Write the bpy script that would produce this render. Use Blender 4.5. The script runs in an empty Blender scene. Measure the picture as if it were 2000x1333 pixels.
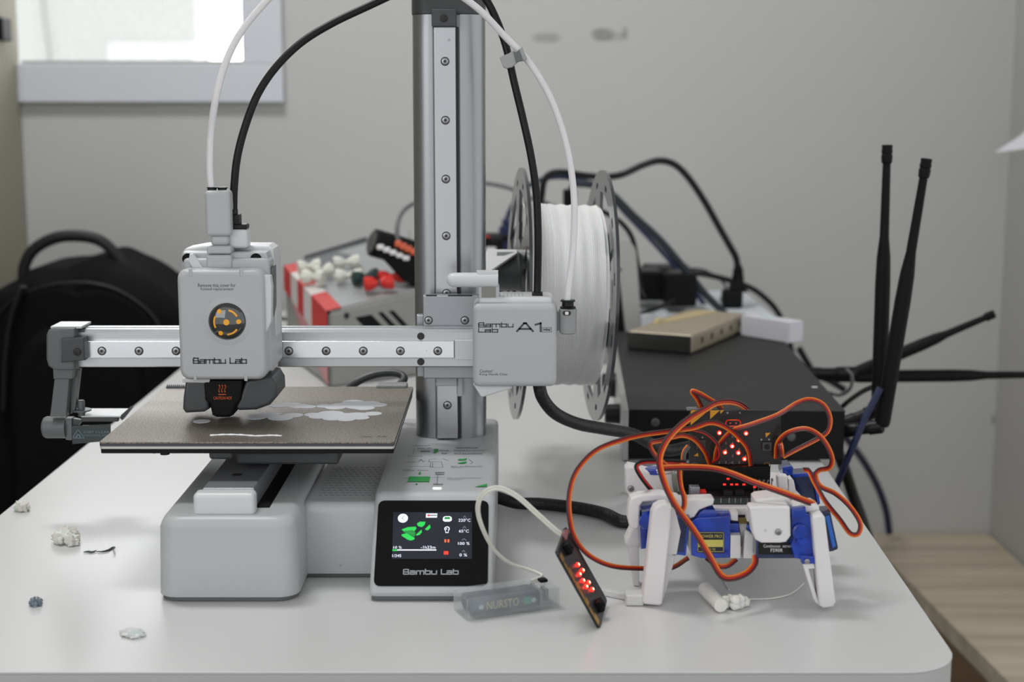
import bpy, bmesh, math, random
from mathutils import Vector, Matrix
random.seed(7)
scene = bpy.context.scene
COL = scene.collection
S = 0.001            # everything below is laid out in millimetres, table top at z = 0
TABLE_Z = 0.75       # real height of the table top

# ------------------------------------------------------------------ camera
F_PX = 2950.0
PITCH = math.radians(9.1)
CP, SP = math.cos(PITCH), math.sin(PITCH)
CAM_H = 300.0
cam_data = bpy.data.cameras.new('camera')
cam = bpy.data.objects.new('camera', cam_data); COL.objects.link(cam)
cam_data.sensor_width = 36.0
cam_data.lens = 36.0 * F_PX / 2000.0
cam.location = (0, 0, TABLE_Z + CAM_H * S)
cam.rotation_euler = (math.pi / 2 - PITCH, 0, 0)
cam_data.clip_start = 0.05
cam_data.dof.use_dof = True
cam_data.dof.focus_distance = 1.0
cam_data.dof.aperture_fstop = 7.5
scene.camera = cam

# ------------------------------------------------------------------ light
world = bpy.data.worlds.new('world'); scene.world = world
world.use_nodes = True
bg = world.node_tree.nodes['Background']
bg.inputs[0].default_value = (0.965, 0.985, 1.0, 1)
# overcast sky, much brighter on the far side of the building
wn = world.node_tree
tc_ = wn.nodes.new('ShaderNodeTexCoord'); sp_ = wn.nodes.new('ShaderNodeSeparateXYZ'); wn.links.new(tc_.outputs['Generated'], sp_.inputs[0])
mr_ = wn.nodes.new('ShaderNodeMapRange'); mr_.inputs[1].default_value = 0.35; mr_.inputs[2].default_value = 0.95
mr_.inputs[3].default_value = 1.14; mr_.inputs[4].default_value = 5.5
wn.links.new(sp_.outputs[1], mr_.inputs[0]); wn.links.new(mr_.outputs[0], bg.inputs[1])

def area(name, loc, target, sx, sy, power, color=(1, 1, 1)):
    d = bpy.data.lights.new(name, 'AREA'); d.shape = 'RECTANGLE'
    d.size = sx; d.size_y = sy; d.energy = power; d.color = color
    o = bpy.data.objects.new(name, d); COL.objects.link(o)
    o.location = loc
    o.rotation_euler = (Vector(target) - Vector(loc)).to_track_quat('-Z', 'Y').to_euler()
    return o
area('ceiling_lamp_light', (-0.6, 1.3, 2.4), (-0.45, 1.9, 0.9), 0.7, 0.3, 25, (0.98, 0.99, 1.0))
area('front_window_light', (-1.4, -1.3, 1.6), (0.0, 1.4, 0.9), 1.4, 1.1, 11, (0.95, 0.98, 1))
sun = bpy.data.objects.new('outdoor_sun', bpy.data.lights.new('outdoor_sun', 'SUN')); COL.objects.link(sun)  # added sun lamp, only there to brighten the building outside the window
sun.data.energy = 0.5; sun.data.angle = math.radians(2)
sun.rotation_euler = Vector((0.0, 0.5, -0.87)).to_track_quat('-Z', 'Y').to_euler()

scene.view_settings.view_transform = 'Standard'
scene.view_settings.look = 'None'
scene.view_settings.gamma = 1.0
scene.view_settings.use_curve_mapping = False
scene.view_settings.exposure = -0.15

# ------------------------------------------------------------------ projection helpers (mm)
def ray(px, py):
    a = (px - 1000.0) / F_PX; t = (666.5 - py) / F_PX
    return Vector((a, CP + t * SP, -SP + t * CP))
CAMP = Vector((0, 0, CAM_H))
def W(px, py, Y):
    r = ray(px, py); return CAMP + r * (Y / r.y)
def WT(px, py, Z=0.0):
    r = ray(px, py); return CAMP + r * ((Z - CAM_H) / r.z)
def WP(px, py, o, n):
    r = ray(px, py); return CAMP + r * ((o - CAMP).dot(n) / r.dot(n))

# ------------------------------------------------------------------ materials
def lin(c):
    return tuple(((v / 255) / 12.92 if v / 255 <= 0.04045 else ((v / 255 + 0.055) / 1.055) ** 2.4) for v in c)
MATS = {}
def mat(name, rgb, rough=0.5, metal=0.0, noise=0.0, nscale=40.0, bump=0.0, bscale=300.0, spec=None,
        emit=None, estr=0.0, alpha=None, trans=0.0, coat=0.0, stretch=None, sss=0.0):
    if name in MATS: return MATS[name]
    m = bpy.data.materials.new(name); m.use_nodes = True
    nt = m.node_tree; b = nt.nodes['Principled BSDF']
    c = lin(rgb)
    b.inputs['Base Color'].default_value = (*c, 1)
    b.inputs['Roughness'].default_value = rough
    b.inputs['Metallic'].default_value = metal
    if spec is not None: b.inputs['Specular IOR Level'].default_value = spec
    if coat: b.inputs['Coat Weight'].default_value = coat
    if trans: b.inputs['Transmission Weight'].default_value = trans
    if alpha is not None: b.inputs['Alpha'].default_value = alpha
    if sss:
        b.inputs['Subsurface Weight'].default_value = sss; b.inputs['Subsurface Scale'].default_value = 0.003
    if emit is not None:
        b.inputs['Emission Color'].default_value = (*lin(emit), 1); b.inputs['Emission Strength'].default_value = estr
    if noise or bump:
        tc = nt.nodes.new('ShaderNodeTexCoord')
        mp = nt.nodes.new('ShaderNodeMapping'); nt.links.new(tc.outputs['Object'], mp.inputs[0])
        if stretch: mp.inputs['Scale'].default_value = stretch
    if noise:
        n = nt.nodes.new('ShaderNodeTexNoise'); n.inputs['Scale'].default_value = nscale; n.inputs['Detail'].default_value = 5
        nt.links.new(mp.outputs[0], n.inputs['Vector'])
        mx = nt.nodes.new('ShaderNodeMix'); mx.data_type = 'RGBA'
        mx.inputs[6].default_value = (*[max(0, v * (1 - noise)) for v in c], 1)
        mx.inputs[7].default_value = (*[min(1, v * (1 + noise)) for v in c], 1)
        nt.links.new(n.outputs[0], mx.inputs[0]); nt.links.new(mx.outputs[2], b.inputs['Base Color'])
    if bump:
        n2 = nt.nodes.new('ShaderNodeTexNoise'); n2.inputs['Scale'].default_value = bscale; n2.inputs['Detail'].default_value = 4
        nt.links.new(mp.outputs[0], n2.inputs['Vector'])
        bp = nt.nodes.new('ShaderNodeBump'); bp.inputs['Strength'].default_value = bump; bp.inputs['Distance'].default_value = 0.0005
        nt.links.new(n2.outputs[0], bp.inputs['Height']); nt.links.new(bp.outputs[0], b.inputs['Normal'])
    MATS[name] = m
    return m

M_table = mat('white laminate', (204, 204, 203), 0.33, noise=0.02, nscale=6, spec=0.8)
M_tedge = mat('grey table edging', (172, 172, 170), 0.5, noise=0.03)
M_plas = mat('light grey printer plastic', (176, 178, 180), 0.42, noise=0.015, nscale=30, bump=0.05, bscale=900)
M_plas2 = mat('pale printer plastic', (205, 206, 208), 0.4, noise=0.015, nscale=30)
M_dgrey = mat('dark grey plastic', (98, 101, 103), 0.45, noise=0.04)
M_dgrey2 = mat('charcoal plastic', (62, 64, 66), 0.42, noise=0.05)
M_foot = mat('grey rubber foot', (92, 95, 96), 0.7, noise=0.04)
M_black = mat('black plastic', (14, 15, 16), 0.4, noise=0.08, spec=0.3)
M_blackm = mat('matte black plastic', (8, 9, 10), 0.6, noise=0.08, spec=0.2)
M_glassblk = mat('black screen glass', (10, 11, 13), 0.12, spec=0.25)
M_alu = mat('anodised aluminium', (188, 190, 193), 0.38, 1.0, noise=0.03, nscale=60, stretch=(1, 1, 0.05))
M_alu2 = mat('brushed column aluminium', (158, 160, 163), 0.38, 1.0, noise=0.03, nscale=80, stretch=(1, 1, 0.03))
M_steel = mat('polished steel rail', (214, 215, 218), 0.2, 1.0, noise=0.05, nscale=30, stretch=(0.3, 1, 1))
M_steel2 = mat('darkened satin column rail steel', (176, 177, 180), 0.26, 1.0, noise=0.12, nscale=14, stretch=(1, 1, 0.5))  # darker base colour stands in for dark reflections on the column rail
M_plate = mat('grey steel plate', (160, 162, 166), 0.45, 0.85, noise=0.03)
M_screw = mat('socket screw steel', (150, 150, 152), 0.3, 1.0)
M_screwd = mat('dark screw recess', (30, 30, 32), 0.5)
M_print = mat('white printed plastic', (216, 213, 213), 0.5, noise=0.02, nscale=60, bump=0.15, bscale=500, sss=0.15)
M_blue = mat('translucent blue servo plastic', (16, 56, 160), 0.18, noise=0.75, nscale=90, coat=0.4)
M_blued = mat('dark blue servo core', (8, 28, 72), 0.2, noise=0.7, nscale=160, coat=0.4)
M_bluel = mat('bright blue servo edge', (38, 104, 196), 0.3, noise=0.1)
M_ink = mat('dark grey ink', (62, 66, 74), 0.6)
M_inkl = mat('light grey ink', (150, 152, 154), 0.6)
M_org = mat('orange wire', (214, 112, 26), 0.42, noise=0.05)
M_red = mat('red wire', (176, 30, 24), 0.42, noise=0.05)
M_brn = mat('brown wire', (66, 34, 30), 0.42, noise=0.05)
M_gold = mat('gold contacts', (196, 150, 60), 0.35, 0.9, noise=0.1)
M_goldink = mat('yellow gold print', (214, 150, 26), 0.5)
M_pcb = mat('black circuit board', (20, 17, 18), 0.35, noise=0.1)
M_pcbg = mat('dark green board edge', (44, 54, 50), 0.5, noise=0.1)
M_led = mat('lit red led', (255, 20, 10), 0.5, emit=(255, 24, 14), estr=12)
M_ledc = mat('led hot centre', (255, 190, 150), 0.5, emit=(255, 170, 120), estr=16)
M_leddim = mat('unlit led', (120, 92, 92), 0.5)
M_wht = mat('white glossy paint', (226, 226, 226), 0.4)
M_redp = mat('red plastic cap', (206, 40, 34), 0.4, noise=0.05)
M_grn = mat('dark green plastic cap', (22, 52, 50), 0.45, noise=0.05)
M_cap = mat('off white plastic cap', (214, 216, 206), 0.5, noise=0.03)
M_cloth = mat('black backpack fabric', (13, 14, 15), 0.85, noise=0.25, nscale=30, bump=0.4, bscale=250, spec=0.15)
M_bluec = mat('blue network cable', (16, 28, 66), 0.4, noise=0.06)
M_navy = mat('navy usb plastic', (26, 36, 78), 0.4, noise=0.06)
M_greyc = mat('grey cable', (96, 98, 98), 0.5)
M_cable = mat('black cable rubber', (11, 12, 13), 0.45, noise=0.05, spec=0.3)
M_tube = mat('milky white tube', (222, 222, 224), 0.3, sss=0.3, noise=0.01)
M_whcab = mat('off white cable', (206, 204, 194), 0.45, noise=0.02)
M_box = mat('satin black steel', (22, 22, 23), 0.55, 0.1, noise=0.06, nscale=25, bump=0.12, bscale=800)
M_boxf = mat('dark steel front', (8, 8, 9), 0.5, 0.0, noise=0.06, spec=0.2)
M_champ = mat('champagne aluminium', (176, 164, 142), 0.4, 0.5, noise=0.05, nscale=20)
M_clear = None

def plate_material():
    m = bpy.data.materials.new('textured gold build plate'); m.use_nodes = True
    nt = m.node_tree; b = nt.nodes['Principled BSDF']
    tc = nt.nodes.new('ShaderNodeTexCoord')
    n = nt.nodes.new('ShaderNodeTexNoise'); n.inputs['Scale'].default_value = 900; n.inputs['Detail'].default_value = 2
    nt.links.new(tc.outputs['Object'], n.inputs['Vector'])
    r = nt.nodes.new('ShaderNodeValToRGB')
    r.color_ramp.elements[0].position = 0.35; r.color_ramp.elements[0].color = (*lin((96, 90, 82)), 1)
    r.color_ramp.elements[1].position = 0.72; r.color_ramp.elements[1].color = (*lin((158, 149, 137)), 1)
    nt.links.new(n.outputs[0], r.inputs[0]); nt.links.new(r.outputs[0], b.inputs['Base Color'])
    b.inputs['Metallic'].default_value = 0.7; b.inputs['Roughness'].default_value = 0.44
    bp = nt.nodes.new('ShaderNodeBump'); bp.inputs['Strength'].default_value = 0.35; bp.inputs['Distance'].default_value = 0.0006
    nt.links.new(n.outputs[0], bp.inputs['Height']); nt.links.new(bp.outputs[0], b.inputs['Normal'])
    return m
M_bed = plate_material()

def clear_material(name, rgb, mixf, rough=0.25):
    m = bpy.data.materials.new(name); m.use_nodes = True
    nt = m.node_tree; b = nt.nodes['Principled BSDF']; out = nt.nodes['Material Output']
    b.inputs['Base Color'].default_value = (*lin(rgb), 1); b.inputs['Roughness'].default_value = rough
    tr = nt.nodes.new('ShaderNodeBsdfTransparent'); mx = nt.nodes.new('ShaderNodeMixShader')
    n = nt.nodes.new('ShaderNodeTexNoise'); n.inputs['Scale'].default_value = 90
    tc = nt.nodes.new('ShaderNodeTexCoord'); nt.links.new(tc.outputs['Object'], n.inputs['Vector'])
    mr = nt.nodes.new('ShaderNodeMapRange'); mr.inputs[3].default_value = mixf - 0.12; mr.inputs[4].default_value = mixf + 0.12
    nt.links.new(n.outputs[0], mr.inputs[0]); nt.links.new(mr.outputs[0], mx.inputs[0])
    nt.links.new(tr.outputs[0], mx.inputs[1]); nt.links.new(b.outputs[0], mx.inputs[2]); nt.links.new(mx.outputs[0], out.inputs['Surface'])
    return m
M_clear = clear_material('frosted clear plastic', (206, 212, 214), 0.2)

def wall_material(name, base, stains=()):
    m = bpy.data.materials.new(name); m.use_nodes = True
    nt = m.node_tree; b = nt.nodes['Principled BSDF']
    tc = nt.nodes.new('ShaderNodeTexCoord')
    n = nt.nodes.new('ShaderNodeTexNoise'); n.inputs['Scale'].default_value = 2.2; n.inputs['Detail'].default_value = 6
    nt.links.new(tc.outputs['Object'], n.inputs['Vector'])
    c = lin(base)
    mx = nt.nodes.new('ShaderNodeMix'); mx.data_type = 'RGBA'
    mx.inputs[6].default_value = (*[v * 0.95 for v in c], 1); mx.inputs[7].default_value = (*[v * 1.04 for v in c], 1)
    nt.links.new(n.outputs[0], mx.inputs[0])
    col = mx.outputs[2]
    sx = nt.nodes.new('ShaderNodeSeparateXYZ'); nt.links.new(tc.outputs['Object'], sx.inputs[0])
    n2 = nt.nodes.new('ShaderNodeTexNoise'); n2.inputs['Scale'].default_value = 45; n2.inputs['Detail'].default_value = 4
    nt.links.new(tc.outputs['Object'], n2.inputs['Vector'])
    def math_(op, a, bb):
        q = nt.nodes.new('ShaderNodeMath'); q.operation = op
        for i, v in enumerate((a, bb)):
            if isinstance(v, (int, float)): q.inputs[i].default_value = v
            else: nt.links.new(v, q.inputs[i])
        return q.outputs[0]
    for (X, Z, rx, rz, s) in stains:
        dx = math_('DIVIDE', math_('SUBTRACT', sx.outputs[0], X), rx)
        dz = math_('DIVIDE', math_('SUBTRACT', sx.outputs[2], Z), rz)
        d = math_('ADD', math_('POWER', math_('ABSOLUTE', dx, 0), 3), math_('POWER', math_('ABSOLUTE', dz, 0), 3))
        f = nt.nodes.new('ShaderNodeMapRange'); f.inputs[1].default_value = 0.4; f.inputs[2].default_value = 1.5
        f.inputs[3].default_value = s; f.inputs[4].default_value = 0.0; f.clamp = True
        nt.links.new(d, f.inputs[0])
        k = math_('MULTIPLY', f.outputs[0], n2.outputs[0])
        mm = nt.nodes.new('ShaderNodeMix'); mm.data_type = 'RGBA'
        mm.inputs[7].default_value = (*lin((96, 96, 92)), 1)
        nt.links.new(k, mm.inputs[0]); nt.links.new(col, mm.inputs[6]); col = mm.outputs[2]
    nt.links.new(col, b.inputs['Base Color'])
    b.inputs['Roughness'].default_value = 0.85
    return m

def wood_material():
    m = bpy.data.materials.new('pale oak laminate'); m.use_nodes = True
    nt = m.node_tree; b = nt.nodes['Principled BSDF']
    tc = nt.nodes.new('ShaderNodeTexCoord'); mp = nt.nodes.new('ShaderNodeMapping')
    mp.inputs['Scale'].default_value = (0.6, 9, 9)
    nt.links.new(tc.outputs['Object'], mp.inputs[0])
    n = nt.nodes.new('ShaderNodeTexNoise'); n.inputs['Scale'].default_value = 4; n.inputs['Detail'].default_value = 8; n.inputs['Distortion'].default_value = 0.4
    nt.links.new(mp.outputs[0], n.inputs['Vector'])
    r = nt.nodes.new('ShaderNodeValToRGB')
    r.color_ramp.elements[0].position = 0.3; r.color_ramp.elements[0].color = (*lin((166, 154, 134)), 1)
    r.color_ramp.elements[1].position = 0.7; r.color_ramp.elements[1].color = (*lin((204, 191, 169)), 1)
    nt.links.new(n.outputs[0], r.inputs[0]); nt.links.new(r.outputs[0], b.inputs['Base Color'])
    b.inputs['Roughness'].default_value = 0.5
    return m
M_wood = wood_material()
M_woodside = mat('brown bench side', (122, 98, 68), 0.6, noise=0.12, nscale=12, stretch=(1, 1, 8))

def sleeve_material():
    m = bpy.data.materials.new('braided black sleeve'); m.use_nodes = True
    nt = m.node_tree; b = nt.nodes['Principled BSDF']
    tc = nt.nodes.new('ShaderNodeTexCoord')
    v = nt.nodes.new('ShaderNodeTexVoronoi'); v.inputs['Scale'].default_value = 700
    nt.links.new(tc.outputs['Object'], v.inputs['Vector'])
    r = nt.nodes.new('ShaderNodeValToRGB')
    r.color_ramp.elements[0].color = (*lin((38, 39, 41)), 1); r.color_ramp.elements[1].color = (*lin((10, 10, 11)), 1)
    r.color_ramp.elements[1].position = 0.5
    nt.links.new(v.outputs['Distance'], r.inputs[0]); nt.links.new(r.outputs[0], b.inputs['Base Color'])
    b.inputs['Roughness'].default_value = 0.45
    bp = nt.nodes.new('ShaderNodeBump'); bp.inputs['Strength'].default_value = 0.5; bp.inputs['Distance'].default_value = 0.0005
    nt.links.new(v.outputs['Distance'], bp.inputs['Height']); nt.links.new(bp.outputs[0], b.inputs['Normal'])
    return m
M_sleeve = sleeve_material()

# ------------------------------------------------------------------ object helpers
def thing(name, label, cat, loc=(0, 0, 0), group=None):
    o = bpy.data.objects.new(name, None); COL.objects.link(o)
    o.location = (loc[0] * S, loc[1] * S, loc[2] * S + TABLE_Z)
    o.empty_display_size = 0.02
    o['label'] = label; o['category'] = cat; o['mm'] = (float(loc[0]), float(loc[1]), float(loc[2]))
    if group: o['group'] = group
    return o
def tag(o, label, cat, group=None):
    o['label'] = label; o['category'] = cat
    if group: o['group'] = group
    return o
def obj(name, bm, m, parent=None, loc=None, smooth=True, angle=35):
    """bm is in world millimetres; it becomes one mesh object (origin at its thing's origin, or at loc)."""
    if parent is not None: org = Vector(parent['mm'])
    elif loc is not None: org = Vector(loc)
    else: org = Vector((0, 0, 0))
    bmesh.ops.recalc_face_normals(bm, faces=bm.faces[:])
    for v in bm.verts: v.co = (v.co - org) * S
    me = bpy.data.meshes.new(name)
    bm.to_mesh(me); bm.free()
    for mm in (m if isinstance(m, (list, tuple)) else [m]): me.materials.append(mm)
    if smooth:
        me.polygons.foreach_set('use_smooth', [True] * len(me.polygons))
        try: me.set_sharp_from_angle(angle=math.radians(angle))
        except Exception: pass
    o = bpy.data.objects.new(name, me); COL.objects.link(o)
    if smooth and len(me.polygons) < 6000:
        w = o.modifiers.new('weighted_normals', 'WEIGHTED_NORMAL'); w.keep_sharp = True; w.weight = 80
    o['mm'] = tuple(org)
    if parent is not None: o.parent = parent
    else: o.location = (org.x * S, org.y * S, org.z * S + TABLE_Z)
    return o
def struct(name, bm, m, loc=None):
    o = obj(name, bm, m, None, loc); o['kind'] = 'structure'; return o
def NB(): return bmesh.new()

def add_box(bm, x0, x1, y0, y1, z0, z1, r=0.0, seg=3, mi=0, M=None):
    b2 = bmesh.new()
    bmesh.ops.create_cube(b2, size=1.0)
    for v in b2.verts:
        v.co = Vector(((x0 + x1) / 2 + v.co.x * (x1 - x0), (y0 + y1) / 2 + v.co.y * (y1 - y0), (z0 + z1) / 2 + v.co.z * (z1 - z0)))
    if r > 0:
        r = min(r, 0.49 * min(abs(x1 - x0), abs(y1 - y0), abs(z1 - z0)))
        bmesh.ops.bevel(b2, geom=b2.edges[:], offset=r, segments=seg, profile=0.5, affect='EDGES')
    merge(bm, b2, mi, M)
def merge(bm, b2, mi=0, M=None):
    vm = {}
    for v in b2.verts: vm[v] = bm.verts.new((M @ v.co) if M is not None else v.co)
    for f in b2.faces:
        try: nf = bm.faces.new([vm[v] for v in f.verts]); nf.material_index = mi if mi else f.material_index
        except ValueError: pass
    b2.free()
def box(x0, x1, y0, y1, z0, z1, r=0.0, seg=3, M=None):
    bm = NB(); add_box(bm, x0, x1, y0, y1, z0, z1, r, seg, 0, M); return bm
def add_prism(bm, pts, vec, r=0.0, seg=2, mi=0, rim_only=True):
    """pts: planar outline (Vectors), extruded along vec; r bevels the rim edges."""
    b2 = bmesh.new()
    a = [b2.verts.new(p) for p in pts]; b = [b2.verts.new(Vector(p) + Vector(vec)) for p in pts]
    n = len(pts)
    f1 = b2.faces.new(a); f2 = b2.faces.new(list(reversed(b)))
    for i in range(n):
        b2.faces.new([a[i], b[i], b[(i + 1) % n], a[(i + 1) % n]])
    if r > 0:
        bmesh.ops.recalc_face_normals(b2, faces=b2.faces[:])
        ed = b2.edges[:] if not rim_only else list(set(list(f1.edges) + list(f2.edges)))
        bmesh.ops.bevel(b2, geom=ed, offset=r, segments=seg, profile=0.5, affect='EDGES')
    merge(bm, b2, mi)
def slab(pxs, Y, th, r=0.8, seg=2, rim_only=True, bm=None, mi=0):
    """outline read off at depth Y, real thickness th going away from the viewer."""
    bm = bm or NB()
    add_prism(bm, [W(x, y, Y) for x, y in pxs], (0, th, 0), r, seg, mi, rim_only)
    return bm
def rrect(x0, x1, z0, z1, r, n=5):
    out = []
    for cx, cz, a0 in ((x1 - r, z1 - r, 0), (x0 + r, z1 - r, 90), (x0 + r, z0 + r, 180), (x1 - r, z0 + r, 270)):
        for i in range(n + 1):
            a = math.radians(a0 + 90 * i / n); out.append((cx + r * math.cos(a), cz + r * math.sin(a)))
    return out
def catmull(pts, n=8, closed=False):
    P = [Vector(p) for p in pts]; out = []
    m = len(P)
    for i in range(m - 1):
        p0 = P[i - 1] if i > 0 else P[0] * 2 - P[1]
        p1, p2 = P[i], P[i + 1]
        p3 = P[i + 2] if i + 2 < m else P[-1] * 2 - P[-2]
        for k in range(n):
            t = k / n
            out.append(0.5 * ((2 * p1) + (p2 - p0) * t + (2 * p0 - 5 * p1 + 4 * p2 - p3) * t * t + (3 * p1 - p0 - 3 * p2 + p3) * t ** 3))
    out.append(P[-1]); return out
def frames(P, up=None):
    T = []
    for i in range(len(P)):
        a = P[max(0, i - 1)]; b = P[min(len(P) - 1, i + 1)]
        d = (b - a); T.append(d.normalized() if d.length > 1e-9 else Vector((0, 0, 1)))
    n = Vector((0, 0, 1)) if abs(T[0].z) < 0.9 else Vector((1, 0, 0))
    if up is not None: n = Vector(up)
    n = (n - T[0] * n.dot(T[0])).normalized()
    N = [n]
    for i in range(1, len(P)):
        q = T[i - 1].rotation_difference(T[i]); n = q @ n
        n = (n - T[i] * n.dot(T[i])).normalized(); N.append(n)
    return T, N
def add_tube(bm, P, R, seg=10, mi=0, flat=1.0, cap=True, up=None, offs=0.0):
    T, N = frames(P, up)
    rings = []
    for i, p in enumerate(P):
        r = R[i] if isinstance(R, (list, tuple)) else R
        B = T[i].cross(N[i])
        c = p + B * offs
        rings.append([bm.verts.new(c + N[i] * (r * math.cos(2 * math.pi * k / seg) * flat) + B * (r * math.sin(2 * math.pi * k / seg))) for k in range(seg)])
    for i in range(len(rings) - 1):
        for k in range(seg):
            f = bm.faces.new([rings[i][k], rings[i][(k + 1) % seg], rings[i + 1][(k + 1) % seg], rings[i + 1][k]]); f.material_index = mi
    if cap:
        f = bm.faces.new(rings[0][::-1]); f.material_index = mi
        f = bm.faces.new(rings[-1]); f.material_index = mi
def tube(pts, R, seg=10, n=8, flat=1.0, smooth=True):
    bm = NB(); P = catmull(pts, n) if smooth else [Vector(p) for p in pts]
    add_tube(bm, P, R, seg, 0, flat); return bm
def add_lathe(bm, c, axis, prof, seg=32, mi=0, cap=True):
    """prof: (distance along axis, radius)"""
    axis = Vector(axis).normalized(); c = Vector(c)
    n = Vector((0, 0, 1)) if abs(axis.z) < 0.9 else Vector((1, 0, 0))
    n = (n - axis * n.dot(axis)).normalized(); b = axis.cross(n)
    rings = []
    for (t, r) in prof:
        r = max(r, 0.01)
        rings.append([bm.verts.new(c + axis * t + n * (r * math.cos(2 * math.pi * k / seg)) + b * (r * math.sin(2 * math.pi * k / seg))) for k in range(seg)])
    for i in range(len(rings) - 1):
        for k in range(seg):
            f = bm.faces.new([rings[i][k], rings[i][(k + 1) % seg], rings[i + 1][(k + 1) % seg], rings[i + 1][k]]); f.material_index = mi
    if cap:
        f = bm.faces.new(rings[0][::-1]); f.material_index = mi
        f = bm.faces.new(rings[-1]); f.material_index = mi
def lathe(c, axis, prof, seg=32):
    bm = NB(); add_lathe(bm, c, axis, prof, seg); return bm

class Frame:
    """a flat face that carries print: origin, right, up, outward"""
    def __init__(s, o, u, v):
        s.o = Vector(o); s.u = Vector(u).normalized(); s.v = Vector(v).normalized(); s.n = s.u.cross(s.v).normalized()
    def p(s, a, b, c=0.0): return s.o + s.u * a + s.v * b + s.n * c
    def ab(s, px, py):
        q = WP(px, py, s.o, s.n) - s.o; return (q.dot(s.u), q.dot(s.v))
    def poly(s, bm, pts, h=0.15, lift=0.0, mi=0):
        add_prism(bm, [s.p(a, b, lift) for a, b in pts], s.n * h, 0, mi=mi)
    def polypx(s, bm, pts, h=0.15, lift=0.0, mi=0): s.poly(bm, [s.ab(*q) for q in pts], h, lift, mi)
    def disc(s, bm, c, r, h=0.15, lift=0.0, n=24, mi=0):
        s.poly(bm, [(c[0] + r * math.cos(2 * math.pi * i / n), c[1] + r * math.sin(2 * math.pi * i / n)) for i in range(n)], h, lift, mi)
    def line(s, bm, pts, w, h=0.15, lift=0.0, mi=0):
        for (a, b) in zip(pts[:-1], pts[1:]):
            d = Vector((b[0] - a[0], b[1] - a[1]));
            if d.length < 1e-6: continue
            d.normalize(); e = Vector((-d.y, d.x)) * (w / 2); d = d * (w / 2)
            s.poly(bm, [(a[0] - d.x + e.x, a[1] - d.y + e.y), (a[0] - d.x - e.x, a[1] - d.y - e.y),
                        (b[0] + d.x - e.x, b[1] + d.y - e.y), (b[0] + d.x + e.x, b[1] + d.y + e.y)], h, lift, mi)
def front(Y): return Frame((0, Y, 0), (1, 0, 0), (0, 0, 1))
def flat(Z): return Frame((0, 0, Z), (1, 0, 0), (0, 1, 0))

GL = {
 'B': (1.0, [[(0, 0), (1, 0), (1, .47), (.06, .47)], [(0, 0), (0, .62)], [(0, .92), (.2, 1), (.92, 1), (.92, .55)], [(0, .47), (0, .72)]]),
 'a': (.92, [[(.04, .7), (.92, .7), (.92, 0), (0, 0), (0, .36), (.92, .36)]]),
 'm': (1.4, [[(0, 0), (0, .7), (1.4, .7), (1.4, 0)], [(.7, .7), (.7, 0)]]),
 'b': (.92, [[(0, 1), (0, 0), (.92, 0), (.92, .7), (0, .7)]]),
 'u': (.92, [[(0, .7), (0, 0), (.92, 0), (.92, .7)]]),
 'L': (.8, [[(0, 1), (0, 0), (.85, 0)]]),
 'A': (1.25, [[(0, 0), (.55, 1), (.7, 1), (1.25, 0)], [(.2, .28), (1.05, .28)]]),
 '1': (.4, [[(0, .82), (.4, 1), (.4, 0)]]),
 'M': (1.2, [[(0, 0), (0, 1), (.6, .4), (1.2, 1), (1.2, 0)]]),
 'I': (.0, [[(0, 0), (0, 1)]]),
 'N': (1.0, [[(0, 0), (0, 1), (1, 0), (1, 1)]]),
 ' ': (.35, [])}
def logo(fr, bm, s, x0, x1, yb, h, w=0.15, gap=0.28, lift=0.0):
    tot = sum(GL[c][0] for c in s) + gap * (len(s) - 1)
    k = (x1 - x0) / tot; x = x0; t = w * h
    for c in s:
        wd, st = GL[c]
        for pl in st: fr.line(bm, [(x + a * k, yb + t / 2 + b * (h - t)) for a, b in pl], t, 0.12, lift)
        x += (wd + gap) * k
_tc = {}
def text_outline(s):
    if s in _tc: return _tc[s]
    cu = bpy.data.curves.new('lettering_source', 'FONT'); cu.body = s; cu.resolution_u = 2; cu.fill_mode = 'FRONT'
    o = bpy.data.objects.new('lettering_source', cu); COL.objects.link(o)
    bpy.context.view_layer.update()
    me = bpy.data.meshes.new_from_object(o.evaluated_get(bpy.context.evaluated_depsgraph_get()))
    vs = [(v.co.x, v.co.y) for v in me.vertices]; fs = [tuple(p.vertices) for p in me.polygons]
    bpy.data.objects.remove(o); bpy.data.curves.remove(cu); bpy.data.meshes.remove(me)
    _tc[s] = (vs, fs); return _tc[s]
def text(fr, bm, s, x0, x1, y0, y1, lift=0.15, mi=0):
    vs, fs = text_outline(s)
    if not vs: return
    ax = min(v[0] for v in vs); bx = max(v[0] for v in vs); ay = min(v[1] for v in vs); by = max(v[1] for v in vs)
    vv = [bm.verts.new(fr.p(x0 + (v[0] - ax) / (bx - ax) * (x1 - x0), y0 + (v[1] - ay) / (by - ay) * (y1 - y0), lift)) for v in vs]
    for f in fs:
        try: nf = bm.faces.new([vv[i] for i in f]); nf.material_index = mi
        except ValueError: pass
def textpx(fr, bm, s, px0, px1, pt, pb, lift=0.15, mi=0):
    a = fr.ab(px0, pb); b = fr.ab(px1, pt); text(fr, bm, s, a[0], b[0], a[1], b[1], lift, mi)

def screw(parent, c, axis, r=3.0, name='screw', m=None, recess=True):
    """socket cap screw in a dark recess ring"""
    bm = NB(); ax = Vector(axis).normalized(); c = Vector(c)
    add_lathe(bm, c - ax * 0.6, ax, [(0, r), (0.75, r), (0.75, r * 0.82)], 20, 1)
    add_lathe(bm, c, ax, [(0, r * 0.78), (0.55, r * 0.78), (0.8, r * 0.62), (0.8, r * 0.36), (0.3, r * 0.32)], 20, 0)
    add_lathe(bm, c + ax * 0.25, ax, [(0, r * 0.32), (0.1, r * 0.32)], 6, 1)
    return obj(name, bm, [m or M_screw, M_screwd], parent)

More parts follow.
